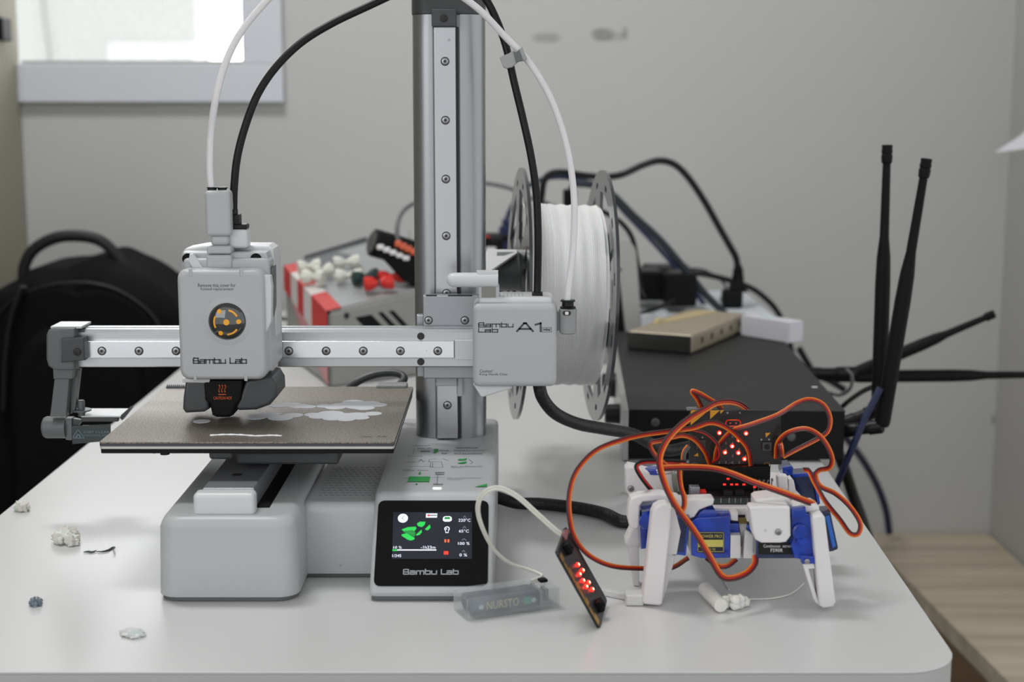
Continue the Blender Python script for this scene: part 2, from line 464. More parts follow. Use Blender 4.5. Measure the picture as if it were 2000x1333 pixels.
# ================================================================== THE ROOM
WY = 2180.0
wx0, wx1 = -700.0, 712.0
c = W(478, 125, WY); win_x1, win_z0 = c.x, c.z
ZT = 1850.0
M_wall = wall_material('painted wall', (188, 188, 186),
    [(W(1068, 74, WY).x * S, W(1068, 74, WY).z * S, 0.02, 0.007, .7), (W(1178, 68, WY).x * S, W(1178, 68, WY).z * S, 0.016, 0.009, 1.0),
     (W(1205, 72, WY).x * S, W(1205, 72, WY).z * S, 0.014, 0.006, .7), (W(1221, 64, WY).x * S, W(1221, 64, WY).z * S, 0.004, 0.009, .7),
     (W(1941, 820, WY).x * S, W(1941, 820, WY).z * S, 0.004, 0.007, .9)])
M_wall2 = wall_material('beige painted wall', (160, 154, 140))
M_wall3 = wall_material('grey painted return', (172, 171, 168))
bm = NB()
add_box(bm, wx0 - 1900, wx1 + 1900, WY, WY + 120, -750, win_z0)
add_box(bm, win_x1, wx1 + 1900, WY, WY + 120, win_z0, ZT)
add_box(bm, wx0 - 1900, wx0 - 110, WY, WY + 120, win_z0, ZT)
struct('wall_back', bm, M_wall)
struct('wall_left', box(wx0 - 120, wx0, 500, WY, -750, ZT), M_wall2)
struct('wall_right', box(wx1, wx1 + 140, 1720, WY, -750, ZT), M_wall3)
M_floor = mat('grey vinyl floor', (120, 118, 114), 0.5, noise=0.08, nscale=5)
struct('floor', box(-2600, 2600, -2600, 2300, -790, -750), M_floor)
struct('ceiling', box(-2600, 2600, -700, 2300, ZT, ZT + 60), mat('white ceiling paint', (205, 205, 202), 0.8, noise=0.02))
# window surround: a shallow painted frame standing 14 mm proud of the wall, glazing behind it
M_frame = mat('cool white window frame', (204, 207, 214), 0.5, noise=0.02)
fz = W(478, 200, WY - 14).z; fx = W(551, 100, WY - 14).x
wt = thing('window_1', 'white framed window opening at upper left', 'window', (win_x1, WY, win_z0))
del wt['label'], wt['category']; wt['kind'] = 'structure'
bm = NB()
add_box(bm, wx0, fx, WY - 14, WY - 0.5, fz, win_z0, 1.5)
add_box(bm, win_x1, fx, WY - 14, WY - 0.5, win_z0, ZT, 1.5)
obj('window_surround', bm, M_frame, wt)
bm = NB()
add_box(bm, wx0, win_x1, WY + 10, WY + 80, win_z0 - 1, win_z0 + 5, 1)
add_box(bm, win_x1 - 5, win_x1 + 1, WY + 10, WY + 80, win_z0, ZT, 1)
obj('window_sill', bm, mat('grey green sill', (150, 152, 148), 0.5), wt)
M_pane = clear_material('window glass', (225, 232, 232), 0.06, 0.05)
obj('window_pane', box(wx0, win_x1 - 5, WY + 60, WY + 64, win_z0 + 5, ZT), M_pane, wt)
# the neighbouring building seen through the glass
bm = box(-9000, W(383, 60, 7000).x, 7000, 7300, -750, 900)
o = obj('neighbouring_building', bm, mat('pale rendered wall outside', (226, 228, 224), 0.9, noise=0.02), None, (-5000, 7000, -750))
tag(o, 'pale rendered building wall seen through the window', 'building')
o = obj('outdoor_cable', tube([W(83, -60, 6970), W(85, 20, 6970), W(92, 70, 6970), W(97, 120, 6970), W(97, 190, 6970)], 6, 8), mat('grey outdoor cable', (170, 172, 170), 0.6), None, tuple(W(97, 120, 6970)))
tag(o, 'thin grey cable hanging on the pale wall outside the window', 'cable')
o = obj('outdoor_unit', box(W(212, 85, 6800).x, W(382, 85, 6800).x, 6750, 6999, W(300, 165, 6800).z, W(300, 84, 6800).z, 20), mat('white casing outside', (252, 253, 252), 0.7), None, tuple(W(300, 122, 6800)))
tag(o, 'pale boxy unit on the wall outside the window', 'wall unit')
# dark hook high on the left wall
bm = NB(); a = W(4, 75, 2120)
add_box(bm, wx0, wx0 + 9, 2090, 2130, W(4, 80, 2110).z, W(4, 35, 2110).z, 3)
o = obj('wall_bracket', bm, M_blackm, None, (wx0, 2110, 400)); tag(o, 'small dark bracket on the beige wall at the left edge', 'bracket')

# low oak bench beside the table, in front of the wall
bz = -338.0
bl0 = WT(1760, 1114, bz); bl1 = WT(1975, 1333, bz)
dx = (bl1.x - bl0.x) / (bl1.y - bl0.y)
yb, yf = WY - 3, 900.0
xb = min(bl0.x + dx * (yb - bl0.y), 520); xf = bl0.x + dx * (yf - bl0.y)
ben = thing('wooden_bench', 'pale oak low bench top beside the white table', 'bench', (620, 1500, -750))
bm = NB()
add_prism(bm, [(xf, yf, bz - 24), (1150, yf, bz - 24), (1150, 1715, bz - 24), (wx1 - 3, 1715, bz - 24), (wx1 - 3, yb, bz - 24), (xb, yb, bz - 24)], (0, 0, 24), 0.8)
obj('bench_top', bm, M_wood, ben)
bm = NB()
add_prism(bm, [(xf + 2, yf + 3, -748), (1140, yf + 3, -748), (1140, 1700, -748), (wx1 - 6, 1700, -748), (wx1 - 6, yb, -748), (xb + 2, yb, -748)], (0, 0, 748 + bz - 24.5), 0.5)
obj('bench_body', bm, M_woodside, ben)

# white table
tb = thing('white_table', 'white rectangular table with rounded corners carrying the printer', 'table', (-60, 1450, -750))
def table_outline(z, ins=0.0):
    R = 34.0; pts = []
    xl, xr0, xr1, y0, y1 = -374 + ins, 243 - ins, 294 - ins, 763 + ins, 2150 - ins
    def arc(cx, cy, a0, a1):
        return [Vector((cx + (R - ins) * math.cos(math.radians(a0 + (a1 - a0) * i / 8)), cy + (R - ins) * math.sin(math.radians(a0 + (a1 - a0) * i / 8)), z)) for i in range(9)]
    R0 = R - ins
    pts += arc(xl + R0, y0 + R0, 180, 270); pts += arc(xr0 - R0 - 1, y0 + R0, 270, 360)
    pts += arc(xr1 - R0, y1 - R0, 0, 90); pts += arc(xl + R0, y1 - R0, 90, 180)
    return pts
bm = NB(); add_prism(bm, table_outline(-1.2), (0, 0, 1.2), 0.4, 2); obj('tabletop', bm, M_table, tb)
bm = NB(); add_prism(bm, table_outline(-27, 0.3), (0, 0, 25.6), 0.8, 2); obj('tabletop_edging', bm, M_tedge, tb)
for x, y in ((-320, 820), (200, 820), (-320, 2090), (225, 2090)):
    obj('leg', box(x - 20, x + 20, y - 20, y + 20, -749.8, -27, 2), mat('white leg steel', (200, 200, 200), 0.4, noise=0.02), tb)

# ================================================================== THE 3D PRINTER
PR = thing('printer', 'grey desktop 3D printer with aluminium column, gantry and black bed', 'printer', (-110, 1000, 0))
def part(name, bm, m, parent=None, **k): return obj(name, bm, m, parent or PR, **k)

# --- base under the bed rails
def loft_base(x0, x1, y0, y1, z0, z1, r=11, taper=1.5, straight=False):
    """rounded rectangular block: rounded upright corners and rounded top rim"""
    bm = NB(); rings = []
    prof = [(z0, 0), (z1 - 7, taper * 0.7), (z1 - 4.2, taper + .6), (z1 - 2, taper + 1.8), (z1 - .6, taper + 3.6), (z1, taper + 6)]
    if straight: prof = [(z0, .8), (z0 + .6, 0), (z1, 0)]
    for z, ins in prof:
        rings.append([bm.verts.new((x, y, z)) for x, y in rrect(x0 + ins, x1 - ins, y0 + ins, y1 - ins, r, 6)])
    n = len(rings[0])
    for i in range(len(rings) - 1):
        for k in range(n): bm.faces.new([rings[i][k], rings[i][(k + 1) % n], rings[i + 1][(k + 1) % n], rings[i + 1][k]])
    bm.faces.new(rings[0][::-1]); bm.faces.new(rings[-1])
    return bm
yb0 = 875.0
x0 = W(306, 1170, yb0).x; x1 = W(578, 1170, yb0).x
base = part('bed_base', loft_base(x0, x1 + 1, yb0, 1188, 3.2, 52, 12), M_plas)
part('base_foot', loft_base(x0 + 1.2, x1 - .2, yb0 + 1.2, 1186, 0, 3.6, 12, 0, True), M_foot)
# slightly rounded foot corners
rx0 = W(381, 985, 893).x; rx1 = W(500, 985, 893).x
part('rail_housing', box(rx0, rx1, 886, 899, 49, 64.5, 3, 4), M_plas2)
bm = box(rx0 + 4, rx1 - 1.5, 897, 1180, 50, 65.2, 0.8); b_rail = part('bed_rail', bm, M_plate)
hole = WT(463, 928, 65.2)
obj('rail_hole', lathe((hole.x, hole.y, 65.0), (0, 0, 1), [(0, 3.2), (.4, 3.2)], 20), M_screwd, b_rail)
part('dark_groove_strip', box(rx1 - 1.5, rx1 + 7, 900, 1180, 50, 52.4), M_blackm)  # black strip laid on the base, painting in the dark of a recessed channel
# connecting section with vents
cb = part('middle_base', loft_base(x1 - 4, -79, 921, 1175, 3.2, 49, 6, .5), M_plas)
part('middle_foot', loft_base(x1 - 4, -79, 923, 1170, 0, 3.4, 5, 0, True), M_foot)
bm = NB(); fr = flat(49.02)
for j in range(13):
    for i in range(9):
        xx = -123 + i * 3.9 + (j % 2) * 1.9; yy = 940 + j * 6.2
        add_box(bm, xx - 1.1, xx + 1.1, yy - 1.5, yy + 1.5, 48.9, 49.1)
obj('vent_slots', bm, M_inkl, cb)
part('reset_dot', lathe(W(665, 1105, 921.2), (0, -1, 0), [(0, .7), (.3, .7)], 12), M_inkl)

# --- screen housing that carries the column
sx0, sx1 = -86.5, -10.5
YP = Vector((0, 878.5, 8.5)); YQ = Vector((0, 924, 54.5))
def housing():
    prof = [(877, 3.2), (876.2, 5.5), (877.2, 7.6), (879, 9.4), (922, 52.8), (924.2, 54.6), (928, 55.8), (1142, 56.2), (1147, 55), (1150, 51), (1150, 3.2)]
    bm = NB()
    xs = [(sx0, 4.2), (sx0 + .5, 2.2), (sx0 + 2, .8), (sx0 + 4.5, 0), (sx1 - 4.5, 0), (sx1 - 2, .8), (sx1 - .5, 2.2), (sx1, 4.2)]
    cy, cz = 1010.0, 28.0
    rings = []
    for x, ins in xs:
        ring = []
        for y, z in prof:
            yy = y + ins if y < 960 else y - ins
            zz = z if z < 4 else z - ins * (0.9 if y > 918 else .55)
            ring.append(bm.verts.new((x, yy, max(zz, 3.2))))
        rings.append(ring)
    n = len(prof)
    for i in range(len(rings) - 1):
        for k in range(n): bm.faces.new([rings[i][k], rings[i][(k + 1) % n], rings[i + 1][(k + 1) % n], rings[i + 1][k]])
    bm.faces.new(rings[0]); bm.faces.new(rings[-1][::-1])
    return bm
hs = part('screen_housing', housing(), M_plas)
part('housing_foot', loft_base(sx0 + 1.2, sx1 - 1.2, 877.4, 1147, 0, 3.4, 3.5, 0, True), M_foot)
SF = Frame(Vector((0, 879, 9.4)), (1, 0, 0), Vector((0, 43, 43.4)))
# black glass
g = [SF.ab(*q) for q in ((727, 1146), (952, 1146), (955, 979), (742, 979))]
gx0 = (g[0][0] + g[3][0]) / 2; gx1 = (g[1][0] + g[2][0]) / 2; gy0, gy1 = g[0][1], g[3][1]
bm = NB(); SF.poly(bm, rrect(gx0, gx1, gy0, gy1, 4, 5), 0.5, 0.02)
scr = part('screen', bm, M_glassblk)
H = 0.56
M_ui = mat('screen text glow', (225, 230, 240), 0.5, emit=(215, 222, 238), estr=0.8)
M_uid = mat('lit screen area', (26, 30, 40), 0.3, emit=(26, 30, 42), estr=0.35)
M_uig = mat('screen green', (30, 180, 70), 0.5, emit=(24, 176, 66), estr=0.8)
M_uig2 = mat('screen dark green', (16, 120, 48), 0.5, emit=(14, 122, 48), estr=0.8)
M_uir = mat('screen red', (240, 50, 36), 0.5, emit=(250, 48, 34), estr=1.0)
M_uio = mat('screen orange', (225, 90, 50), 0.5, emit=(228, 92, 52), estr=0.9)
M_uigr = mat('screen grey', (110, 114, 122), 0.5, emit=(104, 108, 116), estr=0.6)
bm = NB(); SF.polypx(bm, [(768, 1002), (922, 1002), (922, 1093), (766, 1093)], 0.06, 0.5); obj('display_area', bm, M_uid, scr)
bm = NB(); Z = lambda x, y: (740 + x / 6.66, 960 + y / 6.66)
SF.disc(bm, SF.ab(*Z(313, 358)), 3.15, 0.08, H, 28)
SF.polypx(bm, [Z(615, 297), Z(760, 297), Z(756, 350), Z(612, 350)], 0.08, H)
SF.polypx(bm, [Z(178, 765), Z(748, 765), Z(748, 778), Z(178, 778)], 0.08, H)
SF.polypx(bm, [Z(835, 350), Z(860, 332), Z(925, 332), Z(948, 350), Z(948, 385), Z(925, 402), Z(855, 402), Z(833, 385)], 0.08, H)
for s_, a, b, t, u in (('10 %', 188, 300, 722, 756), ('-1h23m', 545, 738, 718, 756), ('1/245', 175, 292, 828, 864), ('220°C', 1035, 1192, 364, 404),
                       ('65°C', 1042, 1170, 506, 544), ('100 %', 1030, 1180, 668, 706), ('0 %', 1048, 1148, 818, 856)):
    textpx(SF, bm, s_, *[Z(a, 0)[0], Z(b, 0)[0]], Z(0, t)[1], Z(0, u)[1], H + .1)
cc = SF.ab(*Z(887, 496))
SF.line(bm, [(cc[0] + 1.35 * math.cos(a * math.pi / 8), cc[1] + 1.35 * math.sin(a * math.pi / 8)) for a in range(-2, 11)], .5, .08, H)
SF.line(bm, [SF.ab(*Z(868, 525)), SF.ab(*Z(874, 545))], .35, .08, H); SF.line(bm, [SF.ab(*Z(905, 525)), SF.ab(*Z(899, 545))], .35, .08, H)
SF.line(bm, [SF.ab(*Z(870, 546)), SF.ab(*Z(903, 546))], .35, .08, H); SF.disc(bm, SF.ab(*Z(880, 498)), .4, .08, H)
obj('display_lettering', bm, M_ui, scr)
bm = NB()
for tris in ([(495, 428), (530, 403), (608, 405), (596, 445), (560, 475), (508, 460)], [(600, 500), (662, 440), (674, 480), (640, 515), (612, 512)],
             [(480, 575), (556, 505), (560, 540), (530, 575), (492, 585)], [(295, 570), (360, 553), (462, 610), (466, 632), (420, 650), (380, 640), (300, 590)],
             [(295, 505), (375, 475), (480, 468), (490, 492), (460, 530), (340, 545)]):
    SF.polypx(bm, [Z(*q) for q in tris], 0.08, H)
SF.polypx(bm, [Z(178, 763), Z(240, 763), Z(240, 785), Z(178, 785)], .1, H)
obj('display_model_picture', bm, M_uig, scr)
bm = NB(); SF.polypx(bm, [Z(318, 525), Z(440, 512), Z(478, 545), Z(466, 600), Z(360, 553)], .1, H)
SF.polypx(bm, [Z(858, 342), Z(922, 342), Z(930, 372), Z(850, 372)], .1, H)
obj('display_shading', bm, M_uig2, scr)
bm = NB(); SF.polypx(bm, [Z(846, 788), Z(904, 788), Z(904, 830), Z(846, 830)], .08, H)
SF.polypx(bm, [Z(632, 308), Z(660, 308), Z(660, 335), Z(632, 335)], .1, H)
obj('display_stop_icon', bm, M_uir, scr)
bm = NB(); SF.polypx(bm, [Z(854, 634), Z(876, 634), Z(876, 672), Z(854, 672)], .08, H); SF.polypx(bm, [Z(894, 634), Z(916, 634), Z(916, 672), Z(894, 672)], .08, H)
obj('display_pause_icon', bm, M_uio, scr)
bm = NB()
SF.line(bm, [SF.ab(*Z(330, 332)), SF.ab(*Z(300, 358)), SF.ab(*Z(330, 384))], .3, .08, H + .08)
for (a, b, cz) in ((1100, 1130, 340), (1095, 1132, 475), (1080, 1135, 635), (1085, 1120, 785)):
    SF.line(bm, [SF.ab(*Z(a, cz + 10)), SF.ab(*Z((a + b) / 2, cz - 10)), SF.ab(*Z(b, cz + 10))], .4, .08, H)
SF.line(bm, [SF.ab(*Z(668, 322)), SF.ab(*Z(745, 322))], .9, .08, H + .08)
obj('display_small_icons', bm, M_uigr, scr)
bm = NB(); a = SF.ab(788, 1124); b = SF.ab(895, 1113); logo(SF, bm, 'Bambu Lab', a[0], b[0], a[1], b[1] - a[1], .17, lift=0.5)
obj('logo', bm, mat('glowing silver print', (150, 154, 158), .5, emit=(120, 124, 128), estr=.15), scr)  # unlit lettering, given a slight glow to lift it

# printed guide on top of the housing
TF = flat(56.25)
bm = NB()
zt = lambda x, y: (760 + x / 8.333, 840 + y / 8.333)
for s_, a, b, t, u in (('CALIBRATION', 380, 660, 250, 268), ('Unlock before use', 1075, 1450, 276, 306), ('Remove the screws on', 1060, 1560, 328, 345), ('the Z axis and the bed', 1055, 1510, 372, 400),
                       ('INSTALLATION', 290, 550, 424, 440), ('Insert the filament tube', 1005, 1520, 584, 604), ('Cable in place', 1010, 1180, 608, 622), ('Safety  Note', 215, 640, 648, 670),
                       ('Please clean the plate before use', 950, 1500, 776, 796), ('read the manual', 945, 1170, 800, 815)):
    p0 = TF.ab(*zt(a, u)); p1 = TF.ab(*zt(b, t)); text(TF, bm, s_, p0[0], p1[0], p0[1], max(p1[1], p0[1] + 1.2), .08)
for a, b, t in ((470, 570, 300), (630, 680, 296), (525, 650, 350), (905, 965, 338), (870, 930, 385), (825, 880, 336), (735, 860, 884), (765, 885, 695), (770, 880, 722)):
    p0 = TF.ab(*zt(a, t)); p1 = TF.ab(*zt(b, t)); TF.line(bm, [p0, p1], 1.3 if t > 340 else .8, .08)
for pl in (((410, 300), (390, 400)), ((340, 596), (660, 596), (740, 615), (880, 612), (850, 520), (640, 520), (660, 480), (780, 470)), ((240, 785), (310, 785)), ((670, 775), (900, 775)),
           ((790, 730), (780, 880)), ((480, 520), (520, 480), (560, 520), (600, 500)), ((680, 520), (670, 610)), ((710, 530), (705, 610)), ((640, 850), (645, 865)), ((300, 850), (295, 865)),
           ((1300, 480), (1360, 530), (1320, 560)), ((270, 524), (430, 524)), ((760, 690), (760, 725)), ((870, 470), (960, 500))):
    TF.line(bm, [TF.ab(*zt(*q)) for q in pl], .28, .06)
obj('guide_print', bm, mat('grey guide ink', (92, 96, 100), .6), hs)
bm = NB()
for pl in ([(300, 845), (325, 762), (668, 762), (650, 845)], [(480, 725), (485, 688), (518, 688), (512, 725)], [(425, 888), (430, 875), (468, 875), (460, 890)],
           [(725, 380), (735, 312), (802, 312), (800, 345), (760, 375)], [(1390, 928), (1592, 880), (1592, 926)], [(1118, 486), (1150, 470), (1200, 478), (1270, 462), (1250, 492), (1140, 500)],
           [(1105, 545), (1190, 525), (1262, 516), (1258, 540), (1180, 552)]):
    TF.polypx(bm, [zt(*q) for q in pl], .07, .01)
obj('guide_green_print', bm, mat('green guide ink', (26, 140, 62), .6), hs)
bm = NB(); TF.polypx(bm, [zt(712, 957), zt(718, 941), zt(850, 941), zt(846, 957)], .1, 0.02)
obj('status_light', bm, mat('white status light', (255, 255, 255), .5, emit=(255, 255, 255), estr=2.2), hs)
bm = NB(); fr = Frame((sx1 + .05, 0, 0), (0, 1, 0), (0, 0, 1))
obj('housing_seam', box(sx1 - .3, sx1 + .08, 930, 1120, 38, 38.6), M_screwd, hs)

# --- column
cx0, cx1, cy0, cy1 = -70.5, -19.3, 1075.0, 1128.0
zc1 = W(870, 28, cy0).z
bm = NB()
prof = [(cx0 + 20, cy0)] + [(x, y) for x, y in []]
out = []
def carc(cx, cy, r, a0, a1, n=8): return [(cx + r * math.cos(math.radians(a0 + (a1 - a0) * i / n)), cy + r * math.sin(math.radians(a0 + (a1 - a0) * i / n))) for i in range(n + 1)]
R = 13
out = carc(cx0 + R, cy0 + R, R, 180, 270) + [(-55.5, cy0), (-55.5, cy0 + 4), (-36.5, cy0 + 4), (-36.5, cy0)] + carc(cx1 - R, cy0 + R, R, 270, 360) + carc(cx1 - R, cy1 - R, R, 0, 90) + carc(cx0 + R, cy1 - R, R, 90, 180)
add_prism(bm, [Vector((x, y, 56)) for x, y in out], (0, 0, zc1 - 56))
col = part('column', bm, M_alu2, angle=28)
zcap = W(870, -18, cy0).z
bm = NB(); add_prism(bm, [Vector((x - .3 if x < -45 else x + .3, y - .3 if y < 1100 else y + .3, zc1)) for x, y in rrect(cx0, cx1, cy0, cy1, 12, 6)], (0, 0, zcap + 14 - zc1), 1)
cap = part('column_cap', bm, M_dgrey2)
bm = box(W(843, 40, 1066).x, W(891, 40, 1066).x, 1065, 1078, W(860, 52, 1066).z, W(860, 18, 1066).z, .8)
obj('rail_clamp', bm, M_dgrey2, cap); 
s_ = screw(cap, W(867, 36, 1065), (0, -1, 0), 2.9, m=M_screwd)
# z rail
zx0, zx1 = -54.4, -39.2
YR = 1069.0
zt0 = 57; zt1 = W(870, 52, YR).z
zr = part('column_rail', box(zx0, zx1, YR, cy0 + 4.5, zt0, zt1, .6), M_steel)
zr.data.materials[0] = M_steel2
obj('rail_shadow_gap', box(zx1, zx1 + 1.8, YR + 3, cy0 + 4.2, zt0, zt1), M_screwd, zr)
for px, py in ((869, 120), (870, 235), (872, 350), (873, 461), (875, 573), (876, 792)):
    q = W(px, py, YR); screw(zr, (-46.6, YR, q.z), (0, -1, 0), 3.1)
for px, py, r in ((877, 78, 1.1),):
    q = W(px, py, YR); obj('rail_mark', lathe((q.x, YR + .1, q.z), (0, -1, 0), [(0, r), (.12, r)], 12), M_plate, zr)
# carriage plate on the column
YC = 1052.0
zp0, zp1 = W(870, 740, YC).z, W(870, 578, YC).z
bm = box(W(826, 600, YC).x, W(938, 600, YC).x, YC, YC + 12, zp0, zp1, .8)
add_box(bm, W(812, 600, YC).x, W(826, 600, YC).x + .5, YC + 5, YC + 14, zp0, W(0, 640, YC).z + 8, 1)
cp = part('carriage_plate', bm, M_plate)
for px in (837, 908):
    q = W(px, 626, YC); screw(cp, (q.x, YC, q.z), (0, -1, 0), 3.0)
bm = NB()
for a, b in ((832, 853), (875, 922)):
    add_box(bm, W(a, 577, YC).x, W(b, 577, YC).x, YC - .1, YC + 3, zp1 - .2, zp1 + .5)
obj('plate_lip', bm, M_screwd, cp)
q0 = W(852, 752, YR - 2); q1 = W(893, 741, YR - 2)
bm = box(q0.x, q1.x, YR - 8, YR + 1, q0.z, q1.z + 3, 1); add_box(bm, q1.x, q1.x + 4, YR - 6, YR + 4, q0.z - 8, q1.z + 2, 1)
obj('rail_wiper', bm, M_plas, cp)

# --- gantry
YG = 1040.0
gz0, gz1 = W(500, 718, YG).z, W(500, 642, YG).z
ga, gb = W(144, 680, YG).x, W(930, 680, YG).x
bm = NB()
h = gz1 - gz0
prof = [(YG + 1.2, gz0), (YG, gz0 + .8), (YG, gz0 + h * .26), (YG + 2.5, gz0 + h * .30), (YG + 2.5, gz0 + h * .64), (YG, gz0 + h * .68), (YG, gz0 + h * .90), (YG + 1.6, gz1 - .8), (YG + 4, gz1 - .2),
        (YG + 4, gz1 - 1.6), (YG + 5, gz1 - 1.6), (YG + 5, gz1 + .3), (YG + 11.5, gz1 + .3), (YG + 11.5, gz0)]
add_prism(bm, [Vector((ga, y, z)) for y, z in prof], (gb - ga, 0, 0))
gan = part('gantry_beam', bm, M_alu)
YX = YG - 4
rz0, rz1 = W(500, 700, YX).z, W(500, 667, YX).z
xr = part('gantry_rail', box(W(163, 680, YX).x, W(887, 680, YX).x, YX, YG + 3, rz0, rz1, .4), M_steel)
for px in (199, 271.5, 344, 416.5, 490, 564, 637, 709.5, 782, 855):
    q = W(px, 686, YX); screw(xr, (q.x, YX, q.z), (0, -1, 0), 3.1)
obj('rail_mark', lathe(W(833, 685, YX + .1), (0, -1, 0), [(0, .7), (.12, .7)], 12), M_wht, xr)
part('rail_end_block', box(W(888, 680, YX).x, W(925, 680, YX).x, YX + .6, YG + 3, W(0, 704, YX).z, W(0, 665, YX).z, .5), M_plas2)
for px, py in ((822, 657), (822, 707)):
    obj('beam_hole', lathe(W(px, py, YG + .4), (0, -1, 0), [(0, 2.6), (.6, 2.6)], 24), M_screwd, gan)
# left end bracket
bm = NB()
Yb = 1031.0
slab([(89, 655), (93, 646), (104, 641), (146, 641), (146, 724), (104, 724), (93, 716), (89, 702)], Yb, 28, 2.5, 3, bm=bm)
br = part('gantry_end_cap', bm, M_dgrey)
bm = slab([(119, 662), (163, 660), (165, 705), (119, 709)], Yb - 3.5, 10, 1.2); obj('rail_stop', bm, M_dgrey2, br)
screw(br, W(151, 688, Yb - 3.5), (0, -1, 0), 3, m=M_screwd)
q = W(120, 640, Yb + 2); obj('top_sheen_strip', box(W(96, 640, Yb).x, W(157, 640, Yb).x, Yb + 3, Yb + 27, q.z - 1, q.z + .6, .3), M_plas2, br)  # pale strip painted in for light reflecting off the cap's top
# wiper arm under the left end
bm = slab([(103, 722), (143, 722), (141, 741), (104, 741)], 1036, 14, 1)
slab([(106, 740), (135, 740), (129, 815), (97, 815)], 1038, 9, 1, bm=bm)
slab([(142, 722), (156, 722), (147, 800), (137, 810), (138, 760)], 1046, 6, .8, bm=bm)
c_ = W(84, 835, 1048); d_ = W(131, 835, 1048)
add_lathe(bm, c_, (1, 0, 0), [(0, 5), (.8, 6.8), (2.5, 7.8), (d_.x - c_.x, 7.8)], 24)
slab([(126, 818), (140, 818), (141, 861), (128, 860)], 1044, 8, .8, bm=bm)
arm = part('wiper_arm', bm, M_dgrey)
bm = NB(); q = W(159, 800, 1050)
add_lathe(bm, q - Vector((0, 0, 1)), (0, 0, 1), [(0, 7), (1, 7), (1.3, 2.6), (7, 2.6), (7.6, 2)], 20)
add_lathe(bm, q - Vector((0, 0, 5)), (0, 0, 1), [(0, 2.4), (4, 2.4)], 16)
obj('adjusting_knob', bm, M_dgrey, arm)
q = W(160, 812, 1048); q2 = W(250, 812, 1048)
obj('wiper_plate', box(q.x, W(237, 812, 1048).x, 1046, 1073, q.z - 1, q.z, .2), M_plas2, arm)
bm = box(q.x, W(232, 816, 1048).x, 1045, 1050, q.z - 4, q.z - 1.2, .5); slab([(140, 818), (160, 822), (150, 836), (140, 834)], 1046, 5, .5, bm=bm)
slab([(232, 815), (252, 797), (256, 800), (238, 822)], 1048, 8, .5, bm=bm)
obj('wiper_bar', bm, M_dgrey2, arm)
bm = slab([(140, 833), (215, 830), (215, 862), (141, 868)], 1043, 2.5, .5)
lb = obj('warning_label', bm, mat('dark slate label', (52, 60, 62), .3, alpha=.95), arm)
LF = front(1042.9); bm = NB()
LF.line(bm, [LF.ab(*q) for q in ((152, 839), (142, 856), (165, 856), (152, 839))], .45, .1)
LF.line(bm, [LF.ab(*q) for q in ((149, 854), (153, 847), (157, 854))], .8, .1)
textpx(LF, bm, 'KEEP CLEAR', 164, 214, 842, 847, .1); textpx(LF, bm, 'MOVING PARTS', 165, 222, 849, 853, .1)
obj('warning_print', bm, mat('pale blue print', (110, 128, 136), .6), arm)

# --- print head
HY = 972.0
fx0, fx1 = W(347, 640, HY).x, W(518, 640, HY).x
fz0, fz1 = W(430, 744, HY).z, W(430, 527, HY).z
HEAD = part('print_head', box(fx0 + 1.5, W(532, 640, HY + 20).x, HY + 14, YX - .4, fz0 + 3, W(430, 500, HY + 30).z, 3, 3), M_plas)
def hp(name, bm, m, **k): return obj(name, bm, m, HEAD, **k)
# front cover: rounded tray
bm = NB(); rings = []
for y, ins in ((HY + 22, 0), (HY + 5, 0), (HY + 2.4, .5), (HY + .8, 1.6), (HY, 3.4)):
    rings.append([bm.verts.new((x, y, z)) for x, z in rrect(fx0 + ins, fx1 + (HY + 22 - y) * 0 - ins, fz0 + ins, fz1 - ins, 6.5 - ins * .4, 6)])
n = len(rings[0])
for i in range(len(rings) - 1):
    for k in range(n): bm.faces.new([rings[i][k], rings[i][(k + 1) % n], rings[i + 1][(k + 1) % n], rings[i + 1][k]])
bm.faces.new(rings[0]); bm.faces.new(rings[-1][::-1])
hp('front_cover', bm, M_plas)
HF = front(HY - .05)
bm = NB()
textpx(HF, bm, 'Remove this cover for', 387, 460, 554, 561, .08); textpx(HF, bm, 'hotend replacement', 392, 456, 562, 569, .08)
a = HF.ab(378, 711); b = HF.ab(481, 699); logo(HF, bm, 'Bambu Lab', a[0], b[0], a[1], b[1] - a[1], .185)
HF.disc(bm, HF.ab(379, 699), .35, .1)
hp('cover_lettering', bm, M_ink)
bm = NB()
for px, py in ((372, 533), (471, 533), (381, 737), (480, 737)):
    q = W(px, py, HY); hp('cover_notch', box(q.x - 1.1, q.x + 1.1, HY - .3, HY + 1, q.z - 2.8, q.z + 2.8, .8), M_plas)
# round window
wc = W(444, 628, HY)
bm = NB(); add_lathe(bm, (wc.x, HY + 1, wc.z), (0, -1, 0), [(0, 16), (1.1, 15.8), (1.5, 13.5), (1.6, 12.2), (.9, 11.9)], 40, cap=False)
hp('window_bezel', bm, M_plas)
bm = NB(); add_lathe(bm, (wc.x, HY + .6, wc.z), (0, -1, 0), [(0, 11.9)] + [(1 + 4.2 * math.sin(a * math.pi / 18), 11.9 * math.cos(a * math.pi / 18)) for a in range(0, 10)], 40)
M_dome = clear_material('smoked dome', (26, 28, 30), 0.82, 0.06)
hp('window_dome', bm, mat('smoked glass dome', (30, 32, 34), 0.06, spec=.8, coat=1.0))
bm = NB()
def dome_pt(a, r):
    rr = min(r / 11.9, .999); return Vector((wc.x + r * math.cos(a), HY + .6 - 1 - 4.2 * math.sqrt(1 - rr * rr) - .12, wc.z + r * math.sin(a)))
